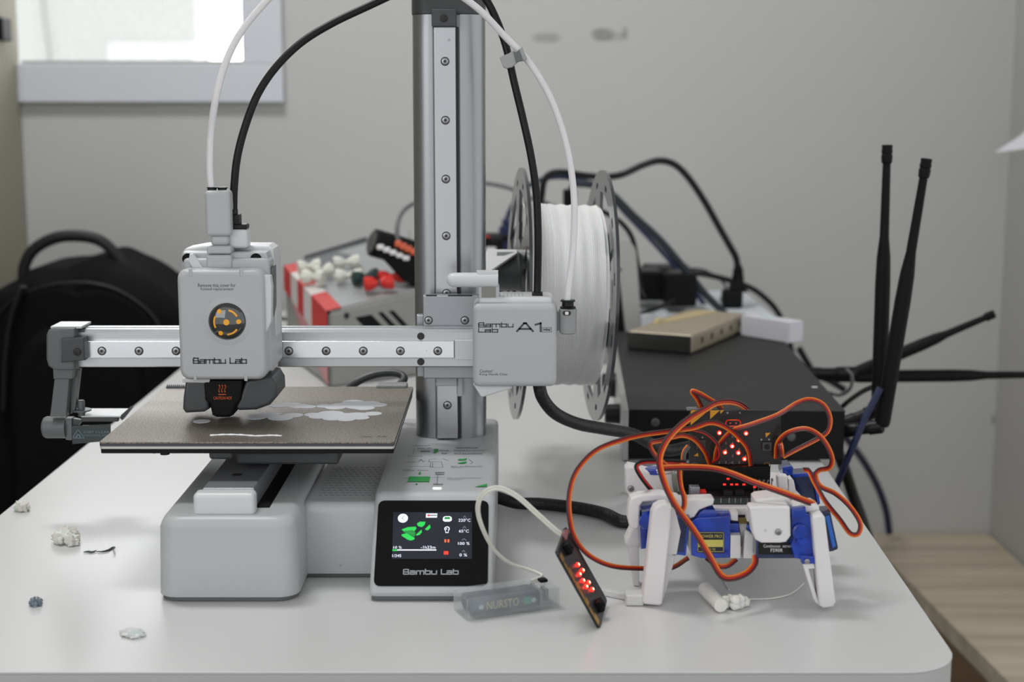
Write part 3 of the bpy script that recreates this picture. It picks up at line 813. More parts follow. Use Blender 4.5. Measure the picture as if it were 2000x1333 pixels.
def dome_arc(a0, a1, r, w):
    n = 12; A = [math.radians(a0 + (a1 - a0) * i / n) for i in range(n + 1)]
    o_ = [bm.verts.new(dome_pt(a, r + w)) for a in A]; i_ = [bm.verts.new(dome_pt(a, r - w)) for a in A]
    for k in range(n): bm.faces.new([o_[k], o_[k + 1], i_[k + 1], i_[k]])
def dome_dot(a, r, w):
    c0 = (r * math.cos(math.radians(a)), r * math.sin(math.radians(a)))
    vs = []
    for i in range(16):
        x = c0[0] + w * math.cos(i * math.pi / 8); z = c0[1] + w * math.sin(i * math.pi / 8)
        vs.append(bm.verts.new(dome_pt(math.atan2(z, x), math.hypot(x, z)) + Vector((0, -.03, 0))))
    bm.faces.new(vs)
dome_arc(28, 78, 7.9, .6); dome_arc(152, 208, 7.9, .6); dome_arc(272, 325, 8.2, .6)
dome_dot(0, .2, 2.0); dome_dot(2, 8.0, 1.55); dome_dot(122, 8.2, 1.55); dome_dot(242, 8.2, 1.55)
hp('window_marks', bm, mat('glowing amber marks', (216, 150, 36), .5, emit=(216, 146, 36), estr=.25))  # marks are no lamp; a faint glow is put into their material
# back frame of the head with the open side arch
bm = NB()
slab([(355, 494), (362, 486), (395, 480), (524, 480), (533, 487), (535, 500), (540, 620), (536, 700), (530, 740), (512, 740), (512, 500), (355, 520)], HY + 32, 26, 2, 3, bm=bm)
hp('back_frame', bm, M_plas2)
bm = NB()
slab([(353, 500), (358, 493), (520, 493), (524, 505), (520, 530), (353, 530)], HY + 18, 34, 2, 3, bm=bm)
hp('top_shoulder', bm, M_plas)
bm = slab([(527, 528), (534, 520), (535, 600), (527, 640)], HY + 18, 12, .5); hp('arch_recess', bm, M_dgrey)
bm = slab([(511, 542), (516, 538), (528, 539), (531, 560), (530, 628), (514, 664), (511, 650)], HY + 4, 8, 1.2, 2); hp('side_lever', bm, M_plas2)
bm = slab([(511, 688), (518, 688), (518, 708), (511, 708)], HY + 6, 4, .4); hp('side_slot', bm, M_dgrey2)
for px in (367, 500):
    q = W(px, 506, HY + 17.8); bm = NB(); add_lathe(bm, q, (0, -1, 0), [(0, 3.7), (.6, 3.7), (.6, 2.6), (.2, 1.6)], 24); hp('cover_screw', bm, M_blackm)
bm = slab([(370, 497), (376, 496), (396, 524), (376, 524), (368, 510)], HY + 12, 4, .6); hp('cable_clip', bm, M_plas2)
# central tower for the filament tube
TY = HY + 16
bm = NB()
q0 = W(405, 526, TY); q1 = W(454, 497, TY); add_box(bm, q0.x, q1.x, TY - 4, TY + 16, q0.z, q1.z, 2)
q0 = W(405, 496, TY); q1 = W(452, 480, TY); add_box(bm, q0.x, q1.x, TY - 3, TY + 14, q0.z, q1.z, 1.5)
q0 = W(411, 481, TY); q1 = W(445, 460, TY); add_box(bm, q0.x, q1.x, TY, TY + 11, q0.z, q1.z, 2.5)
q0 = W(402, 462, TY); q1 = W(449, 372, TY); add_box(bm, q0.x, q1.x, TY - 2, TY + 13, q0.z, q1.z, 3)
hp('filament_tower', bm, M_plas)
bm = NB()
for px in (414, 434):
    q = W(px, 372, TY + 5); add_lathe(bm, (q.x, TY + 5.5, q.z - .5), (0, 0, 1), [(0, 3.0), (1.8, 3.0), (2, 3.5), (2.6, 3.5)], 20)
hp('tube_collet', bm, M_black)
bm = NB(); q0 = W(448, 484, TY + 14); q1 = W(487, 446, TY + 14); add_box(bm, q0.x, q1.x, TY + 6, TY + 20, q0.z, q1.z, 2.5)
hp('cable_socket', bm, M_plas2)
bm = NB()
for (a, b, t, u) in ((450, 485, 437, 447), (450, 470, 418, 438), (450, 463, 408, 419)):
    q0 = W(a, u, TY + 14); q1 = W(b, t, TY + 14); add_box(bm, q0.x, q1.x, TY + 7, TY + 18, q0.z, q1.z, .8)
hp('cable_plug', bm, M_black)
q = W(478, 487, TY + 4); bm = NB(); add_lathe(bm, (q.x, TY + 9, W(0, 479, TY + 16).z), (0, 0, 1), [(0, 1.3), (.3, 1.3)], 12); hp('top_hole', bm, M_screwd)
# hot end
bm = slab([(397, 742), (474, 742), (470, 782), (461, 793), (455, 812), (447, 816), (422, 816), (414, 812), (409, 790), (400, 782)], HY + 8, 26, 2, 3)
q = W(434, 815, HY + 20); add_lathe(bm, (q.x, HY + 20, 89.6), (0, 0, 1), [(0, .8), (3, 3.5), (8, 3.5)], 12)
hp('hotend', bm, M_blackm)
NF = front(HY + 7.9); bm = NB()
for k in (-1, 0, 1):
    pts = [NF.ab(434 + k * 5.6 + 1.3 * math.sin(t * 1.25), 753 + t * 2.6) for t in range(0, 6)]
    NF.line(bm, pts, .6, .1)
NF.line(bm, [NF.ab(427, 771), NF.ab(441, 771)], .5, .1); textpx(NF, bm, 'CAUTION HOT', 417, 453, 775, 781, .1)
hp('hot_warning_print', bm, mat('orange warning ink', (214, 92, 34), .6))
bm = slab([(362, 744), (404, 744), (408, 770), (408, 800), (398, 806), (362, 808), (356, 800), (357, 778)], HY + 10, 34, 2.5, 4); hp('left_fan_duct', bm, M_dgrey2)
bm = slab([(480, 744), (516, 736), (530, 738), (540, 754), (541, 776), (527, 792), (500, 802), (466, 803), (460, 796)], HY + 10, 40, 2.5, 4); hp('right_fan_duct', bm, M_dgrey2)
bm = slab([(356, 740), (410, 740), (410, 749), (356, 748)], HY + 8, 30, .8); hp('cover_lip', bm, M_plas2)

# --- motor box at the right end
MY = 1016.0
mx0, mx1 = W(923, 680, MY).x, W(1088, 680, MY).x
mz0, mz1 = W(1000, 757, MY).z, W(1000, 594, MY).z
mb = part('motor_box', box(mx0, mx1, MY, MY + 40, mz0, mz1, 4.5, 4), M_plas)
def mp(name, bm, m, **k): return obj(name, bm, m, mb, **k)
bm = NB()
q = W(935, 570, MY + 20); q2 = W(1080, 570, MY + 20)
add_box(bm, q.x, q2.x, MY + 8, MY + 40, mz1 - 8, mz1 + 3.5, 3, 3)
mp('box_top', bm, M_plas2)
bm = NB()
for k in range(9):
    xx = q.x + 9 + k * 2.6; add_box(bm, xx, xx + .8, MY + 12, MY + 30, mz1 + 3.3, mz1 + 3.7)
mp('top_vents', bm, M_plas)
MF = front(MY - .03); bm = NB()
a = MF.ab(935, 640); b = MF.ab(1002, 630); logo(MF, bm, 'Bambu', a[0], b[0], a[1], b[1] - a[1], .19)
a = MF.ab(935, 650); b = MF.ab(972, 641); logo(MF, bm, 'Lab', a[0], b[0], a[1], b[1] - a[1], .2)
a = MF.ab(1010, 649); b = MF.ab(1056, 630); logo(MF, bm, 'A1', a[0], b[0], a[1], b[1] - a[1], .19, .22)
a = MF.ab(1062, 647); b = MF.ab(1074, 642); logo(MF, bm, 'MINI', a[0], b[0], a[1], b[1] - a[1], .2, .5)
MF.line(bm, [MF.ab(*q) for q in ((1059, 640), (1077, 640), (1077, 649), (1059, 649), (1059, 640))], .25, .1)
textpx(MF, bm, 'Caution!', 937, 962, 722, 728, .1); textpx(MF, bm, 'Keep Hands Clear', 937, 992, 729, 735, .1)
mp('box_lettering', bm, M_ink)
bm = NB(); add_lathe(bm, W(873, 547, MY + 12), (1, 0, 0), [(0, 1.5), (.6, 3), (2, 4.4), (4, 4.9), (7, 5.0), (W(973, 547, MY + 12).x - W(873, 547, MY + 12).x, 5.2)], 24)
slab([(931, 530), (973, 530), (973, 560), (931, 560)], MY + 9, 8, .8, bm=bm)
mp('cable_arm', bm, M_plas2)
bm = slab([(934, 558), (975, 558), (976, 600), (936, 600)], MY + 10, 10, 1); mp('arm_post', bm, M_plas)
bm = slab([(941, 561), (968, 561), (968, 597), (941, 597)], MY + 9.4, 2, .2); mp('post_recess', bm, mat('warm grey plastic', (128, 126, 122), .5))
bm = slab([(924, 752), (1001, 752), (1000, 760), (943, 777), (938, 775)], MY + 6, 24, 1.5, 3); mp('box_chin', bm, M_plas2)
bm = NB(); slab([(1030, 584), (1070, 584), (1070, 596), (1030, 596)], MY + 14, 10, 2, bm=bm); slab([(1039, 572), (1060, 572), (1060, 586), (1039, 586)], MY + 15, 8, 1, bm=bm)
mp('cable_connector', bm, M_black)
q = W(1109, 652, MY + 8); q2 = W(1109, 604, MY + 8)
bm = NB(); add_lathe(bm, q, (0, 0, 1), [(0, 5), (1, 5.8), (q2.z - q.z, 6.1), (q2.z - q.z + .4, 5.6)], 28)
slab([(1085, 610), (1100, 610), (1100, 645), (1085, 648)], MY + 8, 8, 1, bm=bm)
mp('tube_coupler', bm, M_dgrey.copy() if False else mat('mid grey plastic', (142, 143, 144), .4))
bm = NB(); add_lathe(bm, q2, (0, 0, 1), [(0, 5.2), (1.6, 5.4), (2.2, 4.0), (5, 4.0), (5.4, 5.2), (6.4, 4.8)], 24)
mp('coupler_collet', bm, M_black)
CF = front(MY + 1.7); bm = NB(); a = CF.ab(1107, 612); CF.poly(bm, rrect(a[0] - 2.8, a[0] + 2.8, a[1] - 1.6, a[1] + 1.6, 1.5, 4), .3); mp('coupler_window', bm, M_screwd)
bm = NB(); CF.poly(bm, rrect(a[0] - 1.2, a[0] + 1.2, a[1] - 1.1, a[1] + 1.1, .6, 3), .3, .3); mp('coupler_filament', bm, M_wht)

# --- tube and cable arching over the top
hy = TY + 5.5
pts = [(414, 380, hy), (410, 330, hy), (412, 260, hy), (422, 190, 990), (440, 125, 994), (465, 72, 998), (500, 25, 1002), (545, -20, 1006), (620, -66, 1010), (710, -88, 1012), (800, -70, 1014), (870, -28, 1018),
       (935, 18, 1022), (985, 70, 1028), (1032, 120, 1030), (1072, 185, 1030), (1100, 260, 1030), (1116, 335, 1028), (1122, 410, 1026), (1119, 490, 1025), (1111, 555, 1024), (1107, 600, 1024)]
P3 = [W(*p) for p in pts]
part('filament_tube', tube(P3, 2.35, 12, 8), M_tube)
pts = [(456, 420, TY + 13), (457, 370, 1000), (463, 310, 1000), (478, 250, 1002), (503, 185, 1006), (540, 130, 1012), (590, 82, 1020), (650, 45, 1028), (715, 14, 1036), (785, -18, 1046), (850, -42, 1052), (905, -40, 1052),
       (945, -6, 1048), (968, 35, 1046), (988, 90, 1040), (1004, 160, 1038), (1022, 235, 1034), (1038, 310, 1032), (1048, 385, 1032), (1051, 470, 1032), (1050, 540, 1034), (1049, 580, 1034)]
part('head_cable', tube([W(*p) for p in pts], 2.6, 12, 8), M_cable)
# grey clip joining both
bm = NB()
slab([(976, 113), (984, 108), (994, 104), (1001, 99), (1008, 101), (1014, 96), (1020, 91), (1029, 114), (1022, 119), (1014, 120), (1008, 124), (1001, 131), (989, 134), (983, 131)], 1022, 12, .8, bm=bm)
part('tube_clip', bm, mat('grey clip plastic', (158, 158, 158), .45))
bm = NB(); slab([(1002, 100), (1008, 102), (1014, 97), (1022, 118), (1014, 120), (1008, 123)], 1021.4, 1, .2, bm=bm); part('clip_groove', bm, M_dgrey)

# --- bed
BY = 919.0
q0 = W(193, 866, BY); q1 = W(770, 866, BY)
bx0, bx1 = q0.x, q1.x
def plate(z0, z1, ins, m, name, parent, r=2.0, y1=1103, cut=0):
    bm = NB(); add_prism(bm, [Vector((x, y, z0)) for x, y in rrect(bx0 + ins, bx1 - ins, BY + ins, y1 - ins, r, 4)], (0, 0, z1 - z0), .15, 1)
    return obj(name, bm, m, parent)
bed = plate(81.6, 84.5, .6, M_blackm, 'heated_bed', PR, 1.5)
plate(84.5, 86.2, .2, mat('silver bed edge', (196, 194, 190), .45, .3), 'bed_insulation', bed)
plate(86.25, 88.0, 0, M_dgrey2, 'magnetic_sheet', bed)
bp = plate(88.0, 89.0, 0, M_bed, 'build_plate', bed)
bm = NB(); fr = flat(89.05)
textpx(fr, bm, 'Textured', 702, 725, 851.5, 855, .05); textpx(fr, bm, 'PEI plate', 737, 757, 851.5, 855, .05)
obj('plate_print', bm, mat('dark brown ink', (52, 30, 24), .6), bed)
bm = NB()
for k in range(14):
    xx = W(326, 752, 1100).x + k * 1.5
    add_prism(bm, [Vector((xx, 1096, 89.1)), Vector((xx + 1.2, 1096, 89.1)), Vector((xx + .6, 1098, 91.2))], (0, 3, 0))
add_box(bm, W(326, 752, 1100).x, W(365, 752, 1100).x, 1097, 1101, 88.9, 90.2)
obj('wiper_comb', bm, M_dgrey2, bed)
bm = NB(); q = W(735, 750, 1100); q2 = W(795, 750, 1100); add_box(bm, q.x, q2.x, 1098, 1112, 86.5, 91, 1.5)
obj('bed_tab', bm, mat('mid grey plastic', (142, 143, 144), .4), bed)
bm = NB(); add_box(bm, -178, -112, 950, 1075, 66.8, 81.4, 2); add_box(bm, W(408, 885, 935).x, W(640, 885, 935).x, 935, 990, 77, 81.4, 1.5); add_box(bm, W(408, 885, 935).x, W(455, 885, 935).x, 934, 970, 74, 81.4, 2)
part('bed_carriage', bm, M_dgrey2)
bm = NB(); q = W(300, 880, 930); add_lathe(bm, (q.x, 932, 78.8), (0, 0, 1), [(0, 1.2), (2.6, 3)], 12); q = W(322, 880, 930); add_lathe(bm, (q.x, 930, 78.6), (0, 0, 1), [(0, 3), (2.8, 3)], 12)
part('bed_screw', bm, M_black)
# cable loop behind the bed
pts = [(655, 790, 1120), (690, 752, 1124), (730, 733, 1128), (770, 729, 1128), (789, 738, 1124), (780, 752, 1116), (765, 756, 1108)]
part('bed_cable', tube([W(*p) for p in pts], 3.0, 12, 8), M_dgrey2)

# --- spool holder behind the column
HZ = W(975, 532, 1190).z
bm = NB(); add_lathe(bm, (-12, 1196, HZ), (1, 0, 0), [(0, 15.5), (19, 15.5), (19.5, 13), (88, 13)], 36)
hold = part('spool_holder', bm, M_dgrey)
bm = NB(); add_prism(bm, [Vector((-34, 1126, HZ + 4)), Vector((-20, 1126, HZ + 4)), Vector((4, 1186, HZ + 14)), Vector((4, 1212, HZ + 14)), Vector((-20, 1212, HZ + 14))], (0, 0, 2), .4)
obj('holder_top_plate', bm, M_plas2, hold)
bm = box(-40, -14, 1127, 1205, HZ - 14, HZ + 4, 3); obj('holder_arm', bm, M_dgrey2, hold)

# --- braided cable sleeve: motor box to the housing, round behind the robot
pts = [(1052, 748, 1050), (1060, 778, 1052), (1085, 808, 1062), (1128, 828, 1080), (1180, 838, 1100), (1240, 850, 1125), (1300, 880, 1150)]
P3 = [W(*p) for p in pts]
P3 += [Vector((150, 1160, 30)), Vector((178, 1150, 12)), Vector((182, 1118, 5)), Vector((150, 1080, 5)), Vector((112, 1054, 5))]
P3 += [WT(1225, 1020, 5), WT(1180, 1004, 5), WT(1130, 993, 5), WT(1060, 985, 5), WT(1010, 983, 6), Vector((-12, 1086, 9))]
part('cable_sleeve', tube(P3, 4.6, 14, 8), M_sleeve)

# ================================================================== SPOOL
SCX, SCY = 38.0, 1196.0
rot = math.radians(5.0)
ax = Vector((math.cos(rot), math.sin(rot), -0.035)).normalized()
sc = Vector((W(1090, 580, SCY).x, SCY, W(1094, 580, SCY).z))
hole_r = 32.0
sc.z = HZ - hole_r + 13.2   # the spool hangs on the holder
SP_ = thing('filament_spool', 'grey spool of white filament hanging behind the printer column', 'spool', tuple(sc))
def flange(cx, th):
    bm = NB(); seg, R0, R1, nr = 120, hole_r, 100.0, 16
    n = (Vector((0, 0, 1)) - ax * ax.z).normalized(); b = ax.cross(n)
    rad = [R0 + (R1 - R0) * i / nr for i in range(nr + 1)]
    def P(i, k, s): a = 2 * math.pi * k / seg; return sc + ax * (cx + s) + n * (rad[i] * math.cos(a)) + b * (rad[i] * math.sin(a))
    def solid(i, k):
        k %= seg
        if i < 0 or i >= nr: return False
        rm = (rad[i] + rad[i + 1]) / 2; a = (k + .5) * 360 / seg
        s = (a + 12) % 60
        if 44 < rm < 84 and 9 < s < 51 and not (rm < 56 and (s < 16 or s > 44)): return False
        if 88 < rm < 92.5 and abs((a % 30) - 15) < 2: return False
        return True
    V = {}
    def vt(i, k, s):
        key = (i, k % seg, s)
        if key not in V: V[key] = bm.verts.new(P(i, k % seg, s))
        return V[key]
    for i in range(nr):
        for k in range(seg):
            if not solid(i, k): continue
            bm.faces.new([vt(i, k, 0), vt(i + 1, k, 0), vt(i + 1, k + 1, 0), vt(i, k + 1, 0)])
            bm.faces.new([vt(i, k, th), vt(i, k + 1, th), vt(i + 1, k + 1, th), vt(i + 1, k, th)])
            if not solid(i - 1, k): bm.faces.new([vt(i, k, 0), vt(i, k + 1, 0), vt(i, k + 1, th), vt(i, k, th)])
            if not solid(i + 1, k): bm.faces.new([vt(i + 1, k, 0), vt(i + 1, k, th), vt(i + 1, k + 1, th), vt(i + 1, k + 1, 0)])
            if not solid(i, k - 1): bm.faces.new([vt(i, k, 0), vt(i, k, th), vt(i + 1, k, th), vt(i + 1, k, 0)])
            if not solid(i, k + 1): bm.faces.new([vt(i, k + 1, 0), vt(i + 1, k + 1, 0), vt(i + 1, k + 1, th), vt(i, k + 1, th)])
    return bm
M_fl = mat('smoky grey spool plastic', (54, 56, 58), 0.22, noise=0.03, coat=.4)
obj('flange', flange(-33.5, 2.5), M_fl, SP_); obj('flange', flange(31.0, 2.5), M_fl, SP_)
obj('core', (lambda bm: (add_lathe(bm, sc, ax, [(-31, hole_r), (31, hole_r), (31, hole_r + 3), (-31, hole_r + 3), (-31, hole_r)], 48, cap=False), bm)[1])(NB()), M_fl, SP_)
prof = [(-30.8, 31), (-30.8, 70.5)]
N = 46
for i in range(N):
    t = -30.4 + 60.6 * i / (N - 1); base_r = 71.5 + .5 * math.sin(i * .9) + (.8 if 10 < i < 14 else 0) - (1.6 if i > N - 3 else 0)
    prof += [(t - .55, base_r - .35), (t - .2, base_r + .25), (t + .2, base_r + .25)]
prof += [(30.8, 69), (30.8, 31), (-30.8, 31)]
bm = NB(); add_lathe(bm, sc, ax, prof, 96, cap=False)
obj('wound_filament', bm, mat('white filament', (228, 228, 228), .38, sss=.2, noise=.01), SP_)

# ================================================================== BEHIND THE PRINTER
# --- black rack-size box lying behind the robot
ya = math.radians(2.2)
o0 = WT(1229, 800, 44)
RX = Vector((math.cos(ya), -math.sin(ya), 0)); RY = Vector((math.sin(ya), math.cos(ya), 0))
MB_ = Matrix(((RX.x, RY.x, 0, o0.x), (RX.y, RY.y, 0, o0.y), (0, 0, 1, 0), (0, 0, 0, 1)))
AMP = thing('rack_box', 'flat black metal box with knobs on its left side behind the robot', 'electronics box', (o0.x + 90, o0.y + 200, 0))
BW, BD = 179.0, 430.0
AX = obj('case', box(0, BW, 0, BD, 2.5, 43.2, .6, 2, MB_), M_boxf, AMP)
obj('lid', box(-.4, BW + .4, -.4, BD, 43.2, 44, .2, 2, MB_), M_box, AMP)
obj('faceplate', box(-5.5, -.6, -4, BD + 12, 1.5, 44.5, .4, 2, MB_), mat('silver faceplate', (176, 176, 174), .4, .6), AMP)
for (x, y) in ((15, 20), (15, 400), (160, 20), (160, 400)):
    obj('foot', box(x - 6, x + 6, y - 6, y + 6, 0, 2.6, .5, 2, MB_), M_foot, AMP)
for yy, zz, rr in ((72, 25, 9), (208, 25, 12)):
    c_ = MB_ @ Vector((-5.6, yy, zz)); obj('knob', lathe(c_, MB_.to_3x3() @ Vector((-1, 0, 0)), [(0, rr), (12, rr * .94), (13, rr * .8)], 24), M_black, AMP)
for px, py in ((1280, 827), (1545, 853)):
    q = W(px, py, o0.y - 4); q2 = MB_.inverted() @ Vector((q.x, q.y, q.z)); c_ = MB_ @ Vector((q2.x, -.1, q2.z))
    obj('screw', lathe(c_, MB_.to_3x3() @ Vector((0, -1, 0)), [(0, 4), (.8, 3.6), (1.4, 2)], 20), mat('dull screw', (84, 84, 86), .4, .8), AMP)
q = WT(1591, 757, 44); obj('lid_chip', box(q.x - 2.5, q.x + 2.5, q.y - 2, q.y + 2, 43.9, 44.5, .2), M_wht, AMP)

# --- antennas
def antenna(a, b, r0, label, joint=None):
    a = Vector(a); b = Vector(b); d = (b - a); L = d.length; d.normalize()
    t = thing('antenna', label, 'antenna', tuple(a), 'router antennas')
    prof = [(0, r0 * .7), (1, r0 * .9), (L * .02, r0), (L * .48, r0 * 1.0), (L * .58, r0 * .9), (L * .66, r0 * .62), (L * .93, r0 * .52), (L * .935, r0 * .68), (L * .96, r0 * .74), (L * .965, r0 * .64), (L * .975, r0 * .74), (L * .985, r0 * .66), (L - .6, r0 * .72), (L, r0 * .6)]
    obj('rod', lathe(a, d, prof, 20), M_blackm, t)
    if joint:
        j = Vector(joint); bm = NB(); e = (j - a); l = e.length; e.normalize()
        add_lathe(bm, a - e * 2, e, [(0, 4), (2, 6.2), (l * .35, 6.2), (l * .36, 5.2), (l * .6, 5.2), (l * .62, 6), (l * .9, 6), (l + 1, 5)], 20)
        obj('connector', bm, M_black, t)
    return t
e1 = MB_ @ Vector((BW + .5, 40, 22)); e2 = MB_ @ Vector((BW + .5, 30, 20)); e3 = MB_ @ Vector((BW + .5, 285, 24)); e4 = MB_ @ Vector((BW + .5, 300, 20))
antenna(W(1716, 800, e1.y), W(1733, 283, e1.y), 6.4, 'tall upright black antenna, the left one of the standing pair', e1)
antenna(W(1722, 833, e2.y - 12), W(1810, 310, e2.y - 30), 6.6, 'tall black antenna leaning right at the near end of the black box', e2)
antenna(W(1672, 728, e3.y), W(1943, 613, e3.y - 20), 6.2, 'black antenna slanting up to the right behind the standing pair', e3)
antenna(W(1668, 736, e4.y - 14), W(2062, 732, e4.y - 14), 6.4, 'black antenna lying level and running out of the right edge', e4)
q = W(1660, 735, e3.y - 22)
bm = NB(); add_tube(bm, catmull([W(1652, 720, e3.y - 30), W(1664, 735, e3.y - 32), W(1660, 760, e3.y - 26), W(1640, 772, e3.y - 10), W(1618, 768, e3.y + 10)], 8), 1.8, 8)
o = obj('cable_loop', bm, M_greyc, None, tuple(q)); tag(o, 'grey cable loop hooked over the far antenna joint', 'cable')

# --- champagne hub with ports on the black box
h0 = WT(1223, 683, 44.2); h1 = WT(1350, 693, 44.2); h2 = WT(1476, 647, 44.2)
hu = Vector((h1.x - h0.x, h1.y - h0.y, 0)); hw = hu.length; hu.normalize(); hv = Vector((-hu.y, hu.x, 0)); hd = (h2 - h1).dot(hv)
HM = Matrix(((hu.x, hv.x, 0, h0.x), (hu.y, hv.y, 0, h0.y), (0, 0, 1, 44.2), (0, 0, 0, 1)))
HUB = thing('usb_hub', 'champagne metal hub with five ports lying on the black box', 'hub', tuple(h0 + hu * 30 + hv * 80))
obj('hub_shell', box(0, hw, 2, hd, 0.2, 19.5, 2.5, 3, HM), M_champ, HUB)
obj('hub_front', box(.8, hw - .8, 0, 2.2, .8, 18.7, 1, 2, HM), mat('dark hub end', (44, 44, 42), .4), HUB)
for k in range(5):
    yy = hd * (.18 + .17 * k); obj('usb_port', box(hw - .5, hw + .25, yy - 3.2, yy + 3.2, 7.5, 13.5, .4, 2, HM), M_screwd, HUB)
bm = NB(); b2 = Matrix.Identity(4)
add_prism(bm, [HM @ Vector(p) for p in ((2, hd * .38, 19.5), (12, hd * .30, 19.6), (30, hd * .72, 19.6), (40, hd * .99, 19.6), (14, hd * .99, 19.6))], (0, 0, .5), .1)
add_prism(bm, [HM @ Vector(p) for p in ((2, hd * .38, 19.7), (12, hd * .30, 19.7), (9, hd * .46, 23), (0, hd * .45, 22))], (0, 0, .4), .1)
obj('tape_remnant', bm, mat('yellowed tape', (184, 166, 120), .4, noise=.1), HUB)

# --- white carton behind the hub
w0 = WT(1541, 671, 44.2); w1 = WT(1571, 668, 44.2); w2 = WT(1474, 646, 44.2)
ang = math.radians(38); cu = Vector((math.cos(ang), math.sin(ang), 0)); cv = Vector((-cu.y, cu.x, 0))
CM = Matrix(((cu.x, cv.x, 0, w0.x), (cu.y, cv.y, 0, w0.y), (0, 0, 1, 44.2), (0, 0, 0, 1)))
CB = thing('white_carton', 'small white carton box standing behind the champagne hub', 'box', tuple(w0 + cu * 10 + cv * 40))
obj('carton_body', box(0, 22, 0, 70, 0, 22.5, 1.2, 2, CM), mat('white carton', (206, 206, 214), .5), CB)
obj('printed_mark', box(6, 14, 30, 52, 22.5, 22.7, 0, 1, CM), mat('pale carton print', (184, 206, 214), .5), CB)

# --- grey upright metal unit behind the spool
gy = 1705.0
GU = thing('metal_unit', 'upright grey metal unit with a black slot behind the spool', 'electronics box', (W(1215, 600, gy).x, gy + 40, 0))
bm = NB(); g0 = W(1150, 600, gy).x; ztop = W(1200, 468, gy).z
add_prism(bm, [Vector((g0, gy, 0)), Vector((W(1265, 650, gy).x - 3, gy, 0)), Vector((W(1243, 500, gy).x, gy, ztop - 16)), Vector((W(1240, 500, gy).x, gy, ztop - 10)), Vector((W(1232, 500, gy).x, gy, ztop - 3)), Vector((W(1222, 500, gy).x, gy, ztop)), Vector((g0, gy, ztop + 4))], (0, 60, 0), 1.5)
obj('unit_body', bm, mat('light grey enclosure', (168, 167, 164), .5, noise=.03), GU)
bm = slab([(1196, 547), (1210, 549), (1222, 655), (1196, 655)], gy - 1.5, 3, .6); obj('black_slot', bm, M_blackm, GU)
obj('screw_hole', lathe(W(1211, 527, gy + .4), (0, -1, 0), [(0, 2), (.8, 2)], 14), M_screwd, GU)

# --- clutter at the back: white flat box, adapters, plug
zc_ = 38.0
bx = thing('flat_white_box', 'flat white box under the black power adapters near the wall', 'box', (260, 1920, 0))
obj('box_body', box(W(1236, 600, 1880).x, W(1500, 600, 1880).x, 1835, 2080, 0.2, zc_, 1.5), mat('bluish white card', (206, 212, 218), .5, noise=.03), bx)
def adapter(px0, px1, py0, py1, Y, d, label, rr=3):
    q0 = W(px0, py1, Y); q1 = W(px1, py0, Y); z0 = max(q0.z, zc_ + .2)
    t = thing('power_adapter', label, 'power adapter', ((q0.x + q1.x) / 2, Y + d / 2, z0))
    obj('adapter_body', box(q0.x, q1.x, Y, Y + d, z0, q1.z, rr, 3), M_blackm, t)
    obj('adapter_seam', box(q0.x + 2, q1.x - 2, Y - .3, Y + .5, (z0 + q1.z) / 2 - .4, (z0 + q1.z) / 2 + .4), M_black, t)
    obj('adapter_label', box(q0.x + 6, q1.x - 6, Y + 8, Y + d - 8, q1.z, q1.z + .3), M_black, t)
adapter(1300, 1362, 536, 600, 1850, 60, 'boxy black power adapter in front on the flat white box')
adapter(1240, 1300, 532, 588, 1885, 70, 'black power adapter beside the upright grey unit')
adapter(1262, 1352, 524, 546, 1960, 60, 'black power adapter lying farthest back by the wall')
def cable(name, label, pts, r, m, group=None, flat_=1.0):
    P3 = [W(*p) if len(p) == 3 else Vector(p[:3]) for p in pts]
    o = obj(name, tube(P3, r, 10, 8, flat_), m, None, tuple(P3[len(P3) // 2]))
    return tag(o, label, 'cable', group)
PY = 1905.0
pl = thing('power_plug', 'big black mains plug with a thick cable arching into it', 'plug', (W(1442, 605, PY).x, PY, zc_))
bm = NB(); q = W(1442, 606, PY); t_ = W(1442, 520, PY).z
add_box(bm, W(1423, 0, PY).x, W(1463, 0, PY).x, PY - 12, PY + 12, q.z if q.z > zc_ else zc_ + .2, W(0, 566, PY).z, 4)
add_prism(bm, [W(1424, 572, PY - 9), W(1462, 572, PY - 9), W(1453, 550, PY - 9), W(1430, 550, PY - 9)], (0, 18, 0), 2)
add_lathe(bm, W(1441, 552, PY), (0, 0, 1), [(0, 8), (10, 7.4), (11, 6), (13, 7), (16, 7), (17, 5.6), (19, 5.6), (22, 4.5)], 16)
obj('plug_body', bm, M_blackm, pl)
obj('plug_cord', tube([W(*p) for p in ((1441, 530, PY), (1438, 505, PY), (1425, 480, PY), (1405, 445, PY + 4), (1375, 392, PY + 8), (1345, 348, PY + 12), (1318, 322, PY + 15), (1288, 314, PY + 16), (1255, 323, PY + 16), (1215, 341, PY + 14),
    (1180, 346, PY + 10), (1140, 343, PY + 6), (1100, 337, PY), (1075, 340, PY), (1062, 356, PY), (1056, 392, PY + 4), (1040, 430, PY + 10), (1010, 455, PY + 20), (965, 474, PY + 30), (930, 500, PY + 30))], 4.3, 10, 8), M_cable, pl)
cable('network_cable', 'dark blue network cable looping from the blue plug over the spool to the adapters',
      [(975, 500, 1980), (985, 445, 1985), (1003, 398, 1990), (1040, 358, 1990), (1090, 346, 1990), (1140, 354, 1990), (1180, 372, 1985), (1225, 420, 1975), (1280, 478, 1965), (1335, 540, 1950), (1372, 590, 1940), (1395, 618, 1930)], 3.2, M_bluec)
cable('flat_cable', 'flat dark cable running down right behind the spool to the hub',
      [(1120, 358, 1870), (1160, 362, 1870), (1195, 380, 1870), (1240, 424, 1868), (1290, 470, 1866), (1345, 535, 1862), (1380, 578, 1858), (1425, 622, 1850)], 4.6, mat('dark teal cable', (22, 34, 44), .45))
